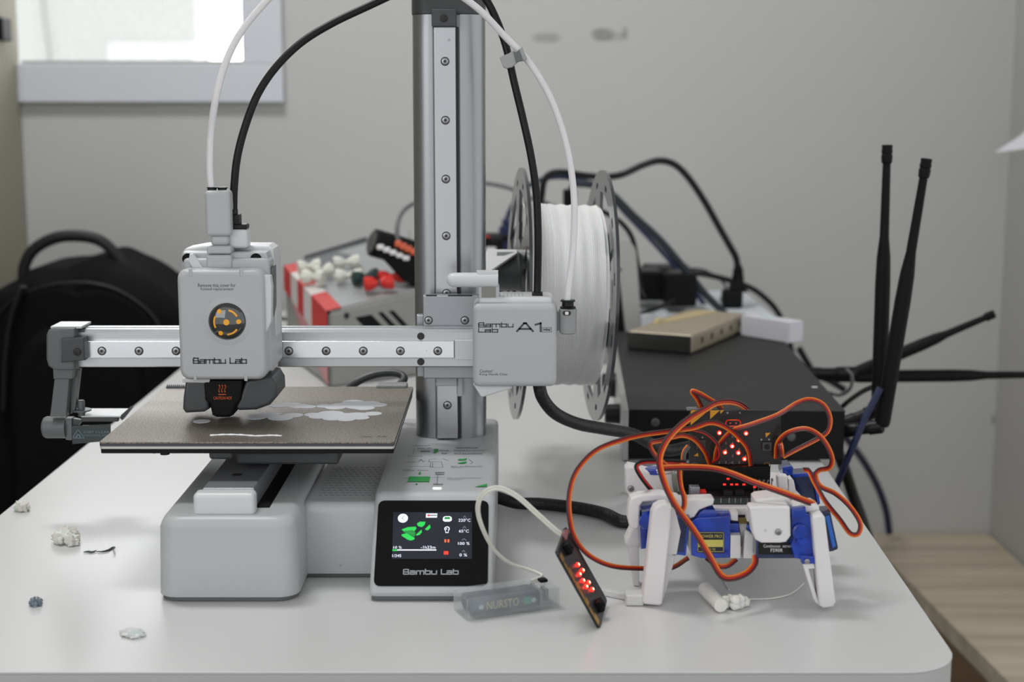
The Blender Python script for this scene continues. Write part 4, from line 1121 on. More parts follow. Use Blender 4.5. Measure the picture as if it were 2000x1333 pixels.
cable('grey_cable', 'thin grey cable coming out from behind the column at spool height', [(925, 356, 1950), (960, 360, 1950), (995, 368, 1950), (1030, 385, 1950), (1065, 396, 1950), (1090, 410, 1950)], 2.6, M_greyc)
cable('thin_black_cable', 'thin black cable arching onto the top of the grey unit', [(1150, 400, 1740), (1190, 420, 1760), (1216, 438, 1785), (1235, 466, 1795), (1243, 505, 1805), (1248, 530, 1815), (1252, 560, 1840), (1262, 580, 1880)], 3.0, M_cable)
cable('black_cable', 'black cable falling from the adapters to the white carton', [(1345, 532, 1935), (1385, 538, 1930), (1425, 548, 1925), (1465, 562, 1935), (1495, 583, 1940), (1520, 612, 1945), (1540, 660, 1945), (1552, 720, 1945)], 3.6, M_cable)
cable('thin_wire_loop', 'thin dark wire curling between the adapters and the plug', [(1300, 545, 1990), (1330, 530, 1990), (1365, 526, 1990), (1398, 540, 1985), (1417, 560, 1980), (1408, 585, 1975), (1385, 606, 1970)], 1.6, M_cable)
cable('desk_cable', 'thin dark cable lying across the white box by the grey unit', [(1247, 612, 1800), (1275, 606, 1815), (1297, 597, 1830), (1318, 585, 1838)], 2.4, M_cable)
q = W(988, 470, 1985)
up = thing('blue_plug', 'dark blue plug beside the column behind the spool', 'plug', tuple(q))
obj('plug_shell', box(W(974, 0, 1985).x, W(1006, 0, 1985).x, 1975, 1995, W(0, 505, 1985).z, W(0, 442, 1985).z, 2), M_navy, up)
obj('plug_neck', box(W(980, 0, 1985).x, W(996, 0, 1985).x, 1979, 1991, W(0, 445, 1985).z, W(0, 428, 1985).z, 2), M_navy, up)
q = W(1110, 390, 1930)
up = thing('black_connector', 'black connector standing above the spool filament', 'plug', tuple(q))
obj('connector_body', box(W(1102, 0, 1930).x, W(1128, 0, 1930).x, 1922, 1940, W(0, 440, 1930).z, W(0, 370, 1930).z, 2), M_blackm, up)
bm = tube([W(1114, 374, 1930), W(1117, 366, 1930), W(1124, 361, 1930), W(1140, 360, 1920)], 3.5, 10); obj('connector_cord', bm, M_cable, up)
# dark lump and bits just right of the column
bh = thing('black_hub', 'black device half hidden between the column and the spool', 'electronics box', (W(965, 500, 1900).x, 1900, 0))
obj('device_body', box(W(930, 0, 1900).x, W(982, 0, 1900).x, 1880, 1960, 0.2, W(0, 462, 1900).z, 6), M_blackm, bh)
obj('device_port', box(W(948, 0, 1878).x, W(968, 0, 1878).x, 1878, 1881, W(0, 490, 1878).z, W(0, 483, 1878).z, .5), M_wht, bh)
obj('device_light', box(W(945, 0, 1878).x, W(956, 0, 1878).x, 1878, 1881, W(0, 458, 1878).z - 4, W(0, 455, 1878).z - 4, .5), M_redp, bh)

# --- cables at the right end of the box and over the table edge
cable('network_cable', 'thick blue cable crossing the antenna bases and dropping at the table edge',
      [(1720, 758, 1240), (1706, 785, 1240), (1688, 820, 1240), (1668, 868, 1240), (1650, 910, 1245), (1632, 955, 1265), (1622, 1000, 1290), (1640, 1100, 1330), (1672, 1250, 1400), (1680, 1420, 1480), (1690, 1560, 1560)], 3.1, M_bluec)
cable('network_cable', 'blue cable hanging behind the table edge down to the oak bench',
      [(1640, 840, 2000), (1665, 872, 2040), (1692, 910, 2080), (1716, 955, 2110), (1731, 1000, 2130), (1737, 1042, 2140)], 5.2, M_bluec)
cable('black_cable', 'black cable under the antennas dropping behind the right table edge',
      [(1560, 680, 1900), (1590, 728, 1900), (1622, 745, 1900), (1650, 762, 1900)], 4.2, M_cable)
cable('thin_black_cable', 'thin black cable between the antenna joints', [(1640, 800, 1460), (1655, 786, 1450), (1680, 768, 1400), (1704, 756, 1330), (1718, 752, e1.y + 6)], 2.4, M_cable)
cable('black_cable', 'thick black cable hanging below the black box beyond the table edge', [(1595, 842, e3.y - 60), (1625, 862, e3.y - 40), (1645, 905, e3.y - 20), (1665, 965, e3.y), (1688, 1030, e3.y), (1700, 1090, e3.y), (1710, 1300, e3.y), (1712, 1600, e3.y)], 6, M_cable)

# --- grey console with coloured caps
FL, FR, BR_, BL = W(643, 613, 1560), W(835, 566, 1640), W(790, 446, 1860), W(557, 522, 1760)
BR_ = W(800, 448, 1860)
CO = thing('grey_console', 'sloping grey metal console behind the column with red and white tape on one edge', 'console', ((FL.x + BR_.x) / 2, 1700, 0))
M_con = mat('grey console paint', (150, 151, 147), .5, noise=.03); M_cont = mat('silver console top', (168, 170, 172), .35, .3, noise=.04)
bm = NB()
T = [FL, FR, BR_, BL]; Bt = [Vector((p.x, p.y, 0.2)) for p in T]
tv = [bm.verts.new(p) for p in T]; bv = [bm.verts.new(p) for p in Bt]
bm.faces.new(tv); bm.faces.new(bv[::-1])
for i in range(4): bm.faces.new([tv[i], bv[i], bv[(i + 1) % 4], tv[(i + 1) % 4]])
bmesh.ops.bevel(bm, geom=bm.edges[:], offset=2.5, segments=2, affect='EDGES')
obj('console_body', bm, M_con, CO)
cen = (FL + FR + BR_ + BL) / 4
nrm = (FR - FL).cross(BL - FL).normalized()
if nrm.z < 0: nrm = -nrm
bm = NB(); add_prism(bm, [cen + (p - cen) * .93 + nrm * .3 for p in T], nrm * 1.2, .3); obj('console_top', bm, M_cont, CO)
def ctop(px, py, h=1.5): return WP(px, py, cen + nrm * h, nrm)
bm = NB(); add_prism(bm, [ctop(585, 513), ctop(716, 470), ctop(760, 478), ctop(735, 492), ctop(625, 522)], nrm * 2.0, .3); 
obj('dark_strip', bm, mat('dark grey console strip', (104, 106, 110), .4), CO)
bm = NB(); add_prism(bm, [WP(594, 500, BL, Vector((0.3, -1, 0)).normalized()) , WP(716, 463, BR_, Vector((0.3, -1, 0)).normalized()), WP(716, 492, BR_, Vector((0.3, -1, 0)).normalized()), WP(594, 520, BL, Vector((0.3, -1, 0)).normalized())], (0, 8, 0), .5)
obj('back_rim', bm, mat('dark grey console strip', (104, 106, 110), .4), CO)
def lerp(a, b, t): return a + (b - a) * t
inn = (FR - FL).normalized()
M_tr = mat('red tape', (200, 62, 60), .45, noise=.08); M_tw = mat('white tape', (214, 208, 206), .45, noise=.04); M_tp = mat('pink tape end', (196, 138, 142), .5, noise=.08)
for a, b, m_ in ((0.02, .34, M_tr), (.34, .52, M_tw), (.52, .66, M_tr), (.66, .82, M_tw), (.82, 1.0, M_tr)):
    A = lerp(FL, BL, a); B = lerp(FL, BL, b); bm = NB()
    add_prism(bm, [A + inn * 17 + nrm * 2, B + inn * 17 + nrm * 2, B - inn * 1.4 + nrm * 2, A - inn * 1.4 + nrm * 2], nrm * .4, 0)
    add_prism(bm, [A - inn * 1.4 + nrm * 2.4, B - inn * 1.4 + nrm * 2.4, B - inn * 1.6 - Vector((0, 0, 26 + 14 * (1 - b))), A - inn * 1.6 - Vector((0, 0, 26 + 14 * (1 - a)))], inn * -.8, 0)
    obj('tape', bm, m_, CO)
A = lerp(FL, BL, .02); B = lerp(FL, BL, .8)
bm = NB(); add_prism(bm, [A - inn * 2.4 - Vector((0, 0, 40)), B - inn * 2.4 - Vector((0, 0, 30)), lerp(FL, BL, .45) - inn * 2.4 - Vector((0, 0, 62)), A - inn * 2.4 - Vector((0, 0, 78))], inn * .6, 0); obj('tape_tail', bm, M_tp, CO)
fn = (FR - FL).cross(Vector((0, 0, 1))).normalized()
if fn.y > 0: fn = -fn
def cfront(px, py): return WP(px, py, FL + fn * .4, fn)
obj('console_hole', lathe(cfront(677, 617), fn, [(0, 3.4), (.5, 3.4)], 16), M_screwd, CO)
for q4 in ([(694, 621), (725, 615), (750, 640), (712, 640)], [(738, 611), (747, 610), (774, 638), (764, 640)], [(759, 608), (768, 607), (797, 637), (786, 638)]):
    bm = NB(); add_prism(bm, [cfront(*p) for p in q4], fn * .4); obj('vent_slot', bm, M_blackm, CO)
def cap_thing(px, py, ang, m, col, label, L=22, r=8.0):
    p = ctop(px, py, r * .95 + 1.6)
    t = thing('bow_tie_cap', label, 'plastic cap', tuple(p), 'coloured caps on the grey console')
    d = Vector((math.cos(math.radians(ang)), math.sin(math.radians(ang)), 0)); d = (d - nrm * d.dot(nrm)).normalized()
    bm = NB(); add_lathe(bm, p - d * L / 2, d, [(0, r * .82), (1.5, r), (L * .28, r * .86), (L * .45, r * .45)], 8); obj('cap_end', bm, m, t, angle=20)
    bm = NB(); add_lathe(bm, p + d * L / 2, -d, [(0, r * .82), (1.5, r), (L * .28, r * .86), (L * .45, r * .45)], 8); obj('cap_end', bm, m, t, angle=20)
    obj('cap_waist', lathe(p - d * L * .06, d, [(0, r * .4), (L * .12, r * .4)], 8), M_dgrey2 if col != 'white' else m, t)
for i, (px, py, an, col, lab, L_) in enumerate((
        (604, 521, 15, 'white', 'white bow tie shaped cap, farthest back at the left of the console', 26), (612, 541, -20, 'white', 'white bow tie cap nearest the red and white tape', 26),
        (630, 530, 40, 'white', 'white bow tie cap in the middle of the left white cluster', 24), (677, 513, 10, 'white', 'white bow tie cap at the back of the middle white pair', 30),
        (682, 539, 0, 'white', 'white bow tie cap in front of the middle white pair', 30), (714, 541, 25, 'dark', 'dark green and navy bow tie cap between white and red ones', 30),
        (740, 553, 12, 'red', 'red bow tie cap nearest the front edge of the console', 32), (766, 541, 20, 'red', 'red bow tie cap farther right, close to the column', 30))):
    cap_thing(px, py, an, {'white': M_cap, 'dark': M_grn, 'red': M_redp}[col], col, lab, L_, 8.4)
cable('desk_cable', 'dark cable lying on the table left of the console', [(500, 616, 1900), (540, 621, 1860), (575, 627, 1830), (615, 634, 1810)], 2.2, mat('dark teal cable', (22, 34, 44), .45))

# --- black unit with a tubular top and rows of terminals
tq = ctop(800, 556); tY = tq.y + 10
TU = thing('terminal_unit', 'black tube-topped unit with white and orange terminals leaning on the console', 'terminal block', tuple(W(770, 500, tY)))
A = W(726, 473, tY); B = W(850, 510, tY + 30)
d = (B - A).normalized()
bm = NB(); add_lathe(bm, A, d, [(0, 12), (.6, 14.5), (2, 15.5), ((B - A).length, 15.5)], 28); obj('tube_top', bm, M_blackm, TU)
obj('tube_end', lathe(A - d * .6, d, [(0, 12.4), (.5, 13)], 24), mat('dark tube end', (70, 72, 70), .5), TU)
bm = NB(); slab([(732, 492), (745, 478), (835, 505), (835, 560), (800, 556), (785, 548), (745, 505)], tY - 14, 30, 3, bm=bm); obj('unit_body', bm, M_blackm, TU)
for k in range(5):
    px, py = 743 + k * 12.6, 483 + k * 5.2
    q = W(px, py, tY - 17); bm = NB(); add_box(bm, q.x - 3.6, q.x + 3.6, q.y - 4, q.y + 6, q.z - 2.6, q.z + 2.6, 1); obj('white_terminal', bm, M_wht, TU)
for k in range(4):
    px, py = 778 + k * 10, 476 + k * 5.2
    q = W(px, py, tY - 14); bm = NB(); add_box(bm, q.x - 3.4, q.x + 3.4, q.y - 8, q.y + 6, q.z - 3, q.z + 3, 1); obj('orange_terminal', bm, mat('orange terminal', (206, 92, 58), .5), TU)

cable('grey_cable', 'grey cable rising from the black terminal unit behind the column', [(776, 476, tY), (776, 440, tY + 10), (784, 418, tY + 30), (800, 402, tY + 60), (825, 392, tY + 90)], 2.6, M_greyc)
# --- backpack on a stool left of the table
BPY = 1830.0
st = thing('stool', 'dark stool under the black backpack left of the table', 'stool', (-510, 1910, -750))
obj('stool_seat', box(-650, -392, 1790, 2050, -330, -300, 4), mat('dark stool vinyl', (30, 30, 32), .5), st)
for x, y in ((-635, 1805), (-407, 1805), (-635, 2035), (-407, 2035)): obj('leg', box(x - 11, x + 11, y - 11, y + 11, -750, -330, 2), M_black, st)
bk = thing('backpack', 'black fabric backpack with a carry handle standing left of the table', 'backpack', (-510, 1910, -300))
q = lambda x, y: W(x, y, BPY)
zbot = -299.0
def pack(outl, Y0, depth, rnd, name, m, zb=zbot):
    """rounded cushion shape from an outline, bulging towards the viewer"""
    P = [Vector(p) for p in outl]; cx = sum(p.x for p in P) / len(P); cz = sum(p.z for p in P) / len(P)
    bm = NB(); rings = []
    for k in range(8):
        a = k / 7 * math.pi / 2; ins = (1 - math.cos(a)) * rnd; yy = Y0 + rnd - math.sin(math.pi / 2 - a) * 0 - (rnd * math.sin(a))
        ring = []
        for p in P:
            v = Vector((cx - p.x, 0, cz - p.z)); l = v.length; v = v / l * min(ins, l * .9)
            ring.append(bm.verts.new((p.x + v.x, yy, max(p.z + v.z, zb))))
        rings.append(ring)
    back = [bm.verts.new((p.x, Y0 + depth, p.z)) for p in P]
    rings = [back] + rings
    n = len(P)
    for i in range(len(rings) - 1):
        for k in range(n): bm.faces.new([rings[i][k], rings[i][(k + 1) % n], rings[i + 1][(k + 1) % n], rings[i + 1][k]])
    bm.faces.new(rings[0]); bm.faces.new(rings[-1][::-1])
    return obj(name, bm, m, bk, angle=80)
ol = catmull([q(*p) for p in ((-60, 640), (-40, 585), (5, 556), (35, 535), (80, 528), (110, 526), (145, 514), (180, 508), (215, 522), (255, 540), (300, 572), (330, 602), (350, 640), (352, 700))], 4)
ol += [Vector((W(352, 900, BPY).x, BPY, zbot)), Vector((W(-80, 900, BPY).x, BPY, zbot)), Vector((W(-66, 760, BPY).x, BPY, -60))]
body = pack(ol, BPY, 170, 55, 'pack_body', M_cloth)
ol2 = catmull([W(*p, BPY - 8) for p in ((20, 800), (28, 720), (60, 660), (110, 635), (170, 632), (230, 652), (270, 700), (285, 790))], 4) + [Vector((W(285, 900, BPY - 8).x, BPY - 8, zbot + 20)), Vector((W(20, 900, BPY - 8).x, BPY - 8, zbot + 20))]
pack(ol2, BPY - 22, 60, 20, 'front_pocket', M_cloth, zbot + 18)
hpnt = [W(*p, BPY + 60) for p in ((46, 558), (48, 520), (66, 488), (105, 466), (150, 461), (195, 470), (228, 500), (243, 530), (246, 560))]
obj('carry_handle', tube(hpnt, 7.4, 12, 8, 1.0), mat('black webbing', (15, 16, 17), .6, bump=.2), bk)
obj('zipper', tube([W(*p, BPY + 2) for p in ((-20, 640), (20, 590), (80, 562), (160, 552), (235, 570), (300, 620), (325, 690))], 1.6, 8), mat('dull zip', (26, 27, 28), .4), bk)
obj('shoulder_strap', tube([W(*p, BPY - 6) for p in ((46, 560), (25, 620), (14, 700), (10, 800))], 9, 10, 8, .4), mat('black webbing', (15, 16, 17), .6), bk)

# --- sheet of paper taped to the wall return at the right
pp0 = W(1943, 298, 2080); bm = NB()
add_prism(bm, [pp0, Vector((wx1 - 1.5, 2000, W(2040, 282, 2050).z)), Vector((wx1 - 1.5, 2010, W(2040, 235, 2050).z + 40)), W(1998, 262, 2060)], (0.0, 0.6, 0.1))
o = obj('paper_sheet', bm, mat('white paper', (226, 226, 234), .7), None, tuple(pp0)); tag(o, 'corner of a white paper sheet curling off the wall at the right edge', 'paper')

# ================================================================== PRINTED FIRST LAYERS ON THE BED
ZB = 89.3
M_lay = mat('pale grey printed layer', (196, 197, 202), .45, noise=.02)
def layer(label, discs, name='printed_layer', h=.28):
    """discs: (px, py, radius mm) fused in outline, all lying on the build plate"""
    ctr = [(WT(a, b, ZB), r) for a, b, r in discs]
    g = sum((c[0] for c in ctr), Vector()) / len(ctr)
    bm = NB()
    for i, (c_, r) in enumerate(ctr):
        add_lathe(bm, (c_.x, c_.y, 89.03), (0, 0, 1), [(0, r), (h - i * .012, r)], 28)
    o = obj(name, bm, M_lay, None, (g.x, g.y, 89.05)); return tag(o, label, 'print', 'first layers printed on the bed')
layer('pale printed cluster of round petals, back right on the bed', [(668, 792, 8.5), (690, 786, 8), (700, 794, 9), (722, 788, 7.5), (738, 791, 6.5), (655, 796, 7), (712, 797, 7), (634, 793, 6)])
layer('pale printed cluster of round petals, front right on the bed', [(622, 814, 6.5), (646, 808, 9), (650, 817, 7), (672, 813, 10), (696, 811, 8.5), (704, 816, 6), (728, 808, 6.2), (676, 819, 6), (612, 810, 6)])
layer('faint printed patches at the back between nozzle and back right cluster', [(545, 792, 7), (566, 790, 8), (585, 793, 7.5), (602, 794, 5.5)], h=.12)
layer('printed patches just right of the nozzle towards the front cluster', [(500, 815, 7), (520, 811, 8), (548, 816, 8.5), (572, 811, 7), (536, 808, 5)], h=.2)
layer('small round printed disc left in front of the nozzle', [(394, 823, 5.6)])
bm = NB(); P_ = [WT(x, y, 89.3) for x, y in ((410, 851), (440, 849.5), (470, 850), (500, 852), (530, 851), (550, 852))]
add_tube(bm, catmull(P_, 6), [1.1 + .25 * math.sin(i * 1.7) for i in range(31)], 10, 0, .5)
o = obj('purge_strip', bm, M_wht, None, tuple(P_[2])); tag(o, 'white purge strip stuck along the front edge of the bed', 'print')

# ================================================================== ROBOT
RB = thing('walking_robot', 'white four-legged walking robot with blue servos and a red-lit circuit board', 'robot', (W(1430, 1100, 920).x, 920, 0))
def rp(name, bm, m, **k): return obj(name, bm, m, RB, **k)
def sub(name, bm, m, p, **k): return obj(name, bm, m, p, **k)
# front left leg: thick bar with a second strut behind it
def grounded(pts, Y, lim):
    return pts
zfix = lambda bm: [setattr(v, 'co', Vector((v.co.x, v.co.y, max(v.co.z, 0.05)))) for v in bm.verts] and bm
bm = slab([(1273, 1004), (1279, 992), (1290, 986), (1302, 985), (1312, 992), (1310, 1030), (1294, 1181), (1288, 1185), (1259, 1182), (1254, 1176)], 866, 12, 1.6, 3)
slab([(1296, 1078), (1320, 1080), (1316, 1102), (1296, 1182), (1270, 1176), (1280, 1100)], 879, 10, 1.2, 2, bm=bm)
slab([(1290, 988), (1318, 994), (1330, 1040), (1322, 1084), (1296, 1084)], 877, 3, .8, 2, bm=bm)
legFL = rp('leg', zfix(bm), M_print)
# front right leg with its open triangle
bm = slab([(1586, 1014), (1589, 1009), (1607, 1006), (1612, 1012), (1633, 1178), (1628, 1187), (1609, 1190), (1600, 1184)], 858, 12, 1.6, 3)
slab([(1566, 1098), (1590, 1100), (1593, 1112), (1580, 1113), (1598, 1172), (1608, 1176), (1608, 1188), (1594, 1180), (1588, 1170)], 861, 9, 1, 2, bm=bm)
legFR = rp('leg', zfix(bm), M_print)
# rear legs (mostly hidden)
bm = slab([(1246, 1000), (1262, 1000), (1262, 1040), (1250, 1072), (1236, 1074), (1222, 1066), (1221, 1056), (1230, 1036)], 905, 12, 2.5, 3)
add_prism(bm, [W(1226, 1064, 905), W(1248, 1070, 905), Vector((W(1250, 1060, 905).x, 905, 0.1)), Vector((W(1238, 1060, 905).x, 905, 0.1))], (0, 10, 0), 1)
rp('leg', bm, M_print)
bm = NB(); add_prism(bm, [W(1560, 985, 965), W(1580, 985, 965), Vector((W(1592, 985, 965).x, 965, .1)), Vector((W(1578, 985, 965).x, 965, .1))], (0, 10, 0), 1)
rp('leg', bm, M_print)
def servo(px0, px1, py0, py1, Y, d, m=M_blue, gear=None, tabs=None, rr=.9):
    q0 = W(px0, py1, Y); q1 = W(px1, py0, Y)
    bm = box(q0.x, q1.x, Y, Y + d, q0.z, q1.z, rr, 2)
    s = rp('servo', bm, m)
    if tabs:
        bm = NB()
        for t in tabs: slab(t, Y + d * .3, 3, .4, 1, bm=bm)
        sub('mounting_tab', bm, m, s)
    return s
# left hip servo (behind the left leg)
s1 = rp('servo', slab([(1309, 1008), (1347, 1010), (1340, 1087), (1296, 1082)], 879, 24, .8), M_blue)
sub('servo_core', slab([(1318, 1014), (1343, 1015), (1336, 1080), (1312, 1078)], 878.4, 1, .2), M_blued, s1)
sub('servo_label', slab([(1306, 1010), (1314, 1011), (1304, 1078), (1296, 1076)], 877.6, 1, .1), M_black, s1)
F1 = front(877.4); bm = NB(); F1.polypx(bm, [(1307.5, 1036), (1310, 1036), (1308, 1058), (1304.5, 1058)], .1)
F1.line(bm, [F1.ab(*q) for q in ((1310, 1021), (1311.5, 1021), (1305, 1072), (1302, 1072))], .15, .1); sub('label_print', bm, mat('gold label print', (196, 186, 92), .5), s1)
sub('screw', lathe(W(1317, 1083, 878.8), (0, -1, 0), [(0, 1.2), (.4, 1)], 12), M_screw, s1)
s1b = rp('servo', slab([(1250, 1026), (1254, 1002), (1276, 998), (1276, 1072), (1252, 1074)], 882, 20, 1), M_blue)
bm = NB(); add_lathe(bm, W(1264, 1019, 882), (0, -1, 0), [(0, 5), (2, 5), (3, 4.2)], 24); slab([(1276, 987), (1290, 985), (1286, 1002), (1276, 1004)], 874, 8, .5, bm=bm); sub('gear_housing', bm, M_blue, s1b)
# centre servo with the yellow label
s2 = rp('servo', slab([(1351, 1019), (1362, 1012), (1427, 1008), (1426, 1091), (1370, 1092), (1350, 1086)], 884, 22, .9), M_blue)
bm = NB(); slab([(1366, 1002), (1374, 996), (1396, 996), (1401, 1004), (1401, 1014), (1360, 1016)], 886, 14, 1, bm=bm); slab([(1400, 1005), (1425, 1005), (1426, 1018), (1400, 1018)], 888, 12, .6, bm=bm); sub('gear_housing', bm, M_blue, s2)
bm = slab([(1424, 1023), (1443, 1023), (1443, 1042), (1424, 1042)], 890, 4, .5); slab([(1460, 1026), (1474, 1026), (1474, 1042), (1460, 1042)], 890, 4, .5, bm=bm); sub('mounting_tab', bm, M_blue, s2)
sub('servo_label', slab([(1362, 1040), (1414, 1040), (1414, 1082), (1362, 1080)], 883.5, 1, .1), mat('dark label', (18, 24, 40), .3), s2)
F2 = front(883.3); bm = NB()
F2.line(bm, [F2.ab(*q) for q in ((1363, 1041), (1413, 1041), (1413, 1078), (1363, 1078), (1363, 1041))], .25, .1)
F2.polypx(bm, [(1364, 1055), (1412, 1055), (1412, 1069), (1364, 1069)], .1); textpx(F2, bm, 'TOWER PRO', 1366, 1410, 1045, 1051, .12); textpx(F2, bm, 'SG 90', 1382, 1397, 1071, 1076, .12)
sub('label_print', bm, mat('gold label print', (196, 186, 92), .5), s2)
# body posts between the centre servos
bm = slab([(1427, 1002), (1442, 1003), (1442, 1019), (1427, 1017)], 886, 10, .8); slab([(1427, 1046), (1447, 1046), (1447, 1092), (1426, 1092)], 884, 12, .8, bm=bm)
rp('body_post', bm, M_print)
bm = slab([(1455, 1044), (1460, 1040), (1474, 1048), (1475, 1092), (1452, 1092)], 884, 12, .8); slab([(1460, 1000), (1476, 1000), (1476, 1020), (1460, 1020)], 886, 10, .8, bm=bm); rp('body_post', bm, M_print)
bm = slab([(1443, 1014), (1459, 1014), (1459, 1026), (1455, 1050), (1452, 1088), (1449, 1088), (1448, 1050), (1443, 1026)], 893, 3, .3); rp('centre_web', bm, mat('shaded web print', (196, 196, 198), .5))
bm = slab([(1443, 1015), (1460, 1015), (1460, 1024), (1443, 1024)], 890, 4, .3); rp('brass_insert', bm, mat('dull brass', (110, 96, 48), .45, .5))
# body deck under the board
rp('body_deck', box(W(1345, 990, 905).x, W(1560, 990, 905).x, 896, 985, W(0, 1004, 900).z, W(0, 988, 900).z, 1), M_print)
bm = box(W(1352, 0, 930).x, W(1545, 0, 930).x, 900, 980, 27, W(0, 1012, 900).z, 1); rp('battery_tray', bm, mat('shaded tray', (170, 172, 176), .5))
# right centre servo with black label
s3 = rp('servo', slab([(1477, 1052), (1552, 1050), (1552, 1092), (1476, 1092)], 872, 20, .9), M_blued)
sub('servo_label', slab([(1482, 1062), (1549, 1062), (1549, 1084), (1482, 1084)], 871.4, 1, .1), M_black, s3)
F3 = front(871.2); bm = NB(); textpx(F3, bm, 'Continuous  servo', 1491, 1544, 1064, 1070, .1); textpx(F3, bm, 'FS90R', 1505, 1529, 1072, 1079, .1); sub('label_print', bm, M_wht, s3)
# right bracket
br_ = rp('hip_bracket', slab([(1464, 994), (1468, 991), (1540, 990), (1544, 994), (1545, 1048), (1536, 1060), (1524, 1062), (1488, 1062), (1476, 1056), (1470, 1042)], 860, 12, 1.5, 3), M_print)
slabm = slab([(1476, 981), (1482, 976), (1510, 973), (1538, 974), (1545, 980), (1545, 1000), (1476, 1000)], 872, 20, 1.5, 3); sub('bracket_top', slabm, M_print, br_)
bm = NB(); add_lathe(bm, W(1520, 1040, 859.8), (0, -1, 0), [(0, 2.0), (.8, 1.8), (1, .9), (.5, .6)], 20); sub('screw', bm, M_screw, br_)
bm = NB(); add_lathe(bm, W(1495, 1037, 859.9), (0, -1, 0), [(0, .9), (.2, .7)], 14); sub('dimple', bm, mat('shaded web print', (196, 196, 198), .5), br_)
# right servo, standing on edge
s4 = rp('servo', slab([(1545, 998), (1556, 996), (1583, 1008), (1586, 1020), (1597, 1085), (1586, 1098), (1552, 1092), (1545, 1064), (1549, 1052), (1544, 1036), (1545, 1020)], 864, 18, 1.2), M_blue)
bm = NB(); add_lathe(bm, W(1562, 1038, 863), (0, -1, 0), [(0, 4.6), (1.5, 4.6), (2.2, 3.6)], 20); add_lathe(bm, W(1566, 1056, 863), (0, -1, 0), [(0, 3.2), (1.2, 3.0)], 16)
slab([(1546, 995), (1574, 993), (1576, 1010), (1547, 1014)], 860, 6, .5, bm=bm); slab([(1563, 1086), (1594, 1088), (1597, 1102), (1567, 1103)], 860, 6, .5, bm=bm); sub('gear_housing', bm, M_blue, s4)
sub('screw', lathe(W(1576, 1097, 859.8), (0, -1, 0), [(0, 1.8), (.8, 1.6), (1, .8)], 16), M_screw, s4)
s5 = rp('servo', slab([(1576, 1003), (1622, 1000), (1637, 1070), (1636, 1074), (1626, 1078), (1600, 1080)], 874, 14, .6), M_blued)
sub('servo_edge', slab([(1612, 1010), (1620, 1008), (1633, 1068), (1626, 1072)], 873, 2, .3), M_bluel, s5)
bm = slab([(1548, 994), (1560, 986), (1590, 984), (1600, 990), (1601, 998), (1576, 1002), (1560, 1004)], 868, 14, 1.2, 3); rp('servo_cover', bm, M_print)
# upper left bracket assembly
ub = rp('hip_bracket', slab([(1222, 918), (1228, 911), (1240, 913), (1262, 920), (1318, 928), (1326, 940), (1330, 968), (1300, 976), (1234, 978), (1222, 960)], 915, 14, 2, 3), M_print)
bm = NB(); add_lathe(bm, W(1232, 955, 914.8), (0, -1, 0), [(0, 2.1), (.8, 1.9), (1, 1), (.5, .7)], 20); sub('screw', bm, M_screw, ub)
sub('servo_horn', (lambda b: (add_lathe(b, W(1278, 924, 920), (0, 0, 1), [(0, 6), (2.5, 6), (3.4, 4.5)], 24), b)[1])(NB()), M_blue, ub)
bm = NB(); q = W(1290, 920, 921); add_lathe(bm, q, (0, 0, 1), [(0, 7.5), (1.6, 7.5), (2.2, 6.5)], 24); sub('horn_disc', bm, M_print, ub)
bm = slab([(1228, 985), (1232, 974), (1250, 968), (1290, 964), (1325, 972), (1330, 976), (1392, 974), (1396, 978), (1393, 988), (1380, 992), (1366, 998), (1356, 1012), (1340, 1016), (1325, 1010), (1312, 986), (1290, 980),
           (1256, 982), (1250, 990), (1250, 1028), (1244, 1036), (1230, 1032), (1225, 1012)], 884, 12, 1.6, 3)
bm2 = rp('hip_bracket', bm, M_print)
sub('bracket_inner', slab([(1248, 980), (1290, 976), (1314, 984), (1314, 1004), (1252, 1010)], 896, 8, .6), M_print, bm2)
bm = slab([(1312, 926), (1322, 926), (1324, 966), (1318, 968), (1314, 950)], 911, 3, .4); rp('steel_clip', bm, mat('grey steel clip', (130, 132, 124), .4, .6))
# rear right servo and white arm
s6 = rp('servo', slab([(1528, 914), (1546, 911), (1550, 915), (1549, 930), (1590, 926), (1592, 934), (1601, 984), (1598, 990), (1548, 988), (1545, 940), (1530, 932)], 940, 18, .8), M_blued)
bm = slab([(1528, 914), (1547, 911), (1549, 928), (1530, 932)], 937, 4, .5); slab([(1548, 927), (1590, 924), (1591, 931), (1549, 934)], 938, 3, .3, bm=bm); slab([(1588, 930), (1594, 932), (1602, 984), (1597, 988)], 937, 4, .3, bm=bm); sub('servo_edge', bm, M_bluel if False else M_blue, s6)
bm = slab([(1519, 932), (1523, 929), (1538, 931), (1540, 958), (1520, 954)], 925, 8, 1, 2); slab([(1540, 936), (1546, 934), (1551, 940), (1556, 966), (1552, 974), (1540, 970)], 926, 8, 1, bm=bm)
slab([(1544, 970), (1560, 966), (1568, 974), (1560, 988), (1545, 990)], 905, 12, 2, bm=bm); rp('hip_bracket', bm, M_print)

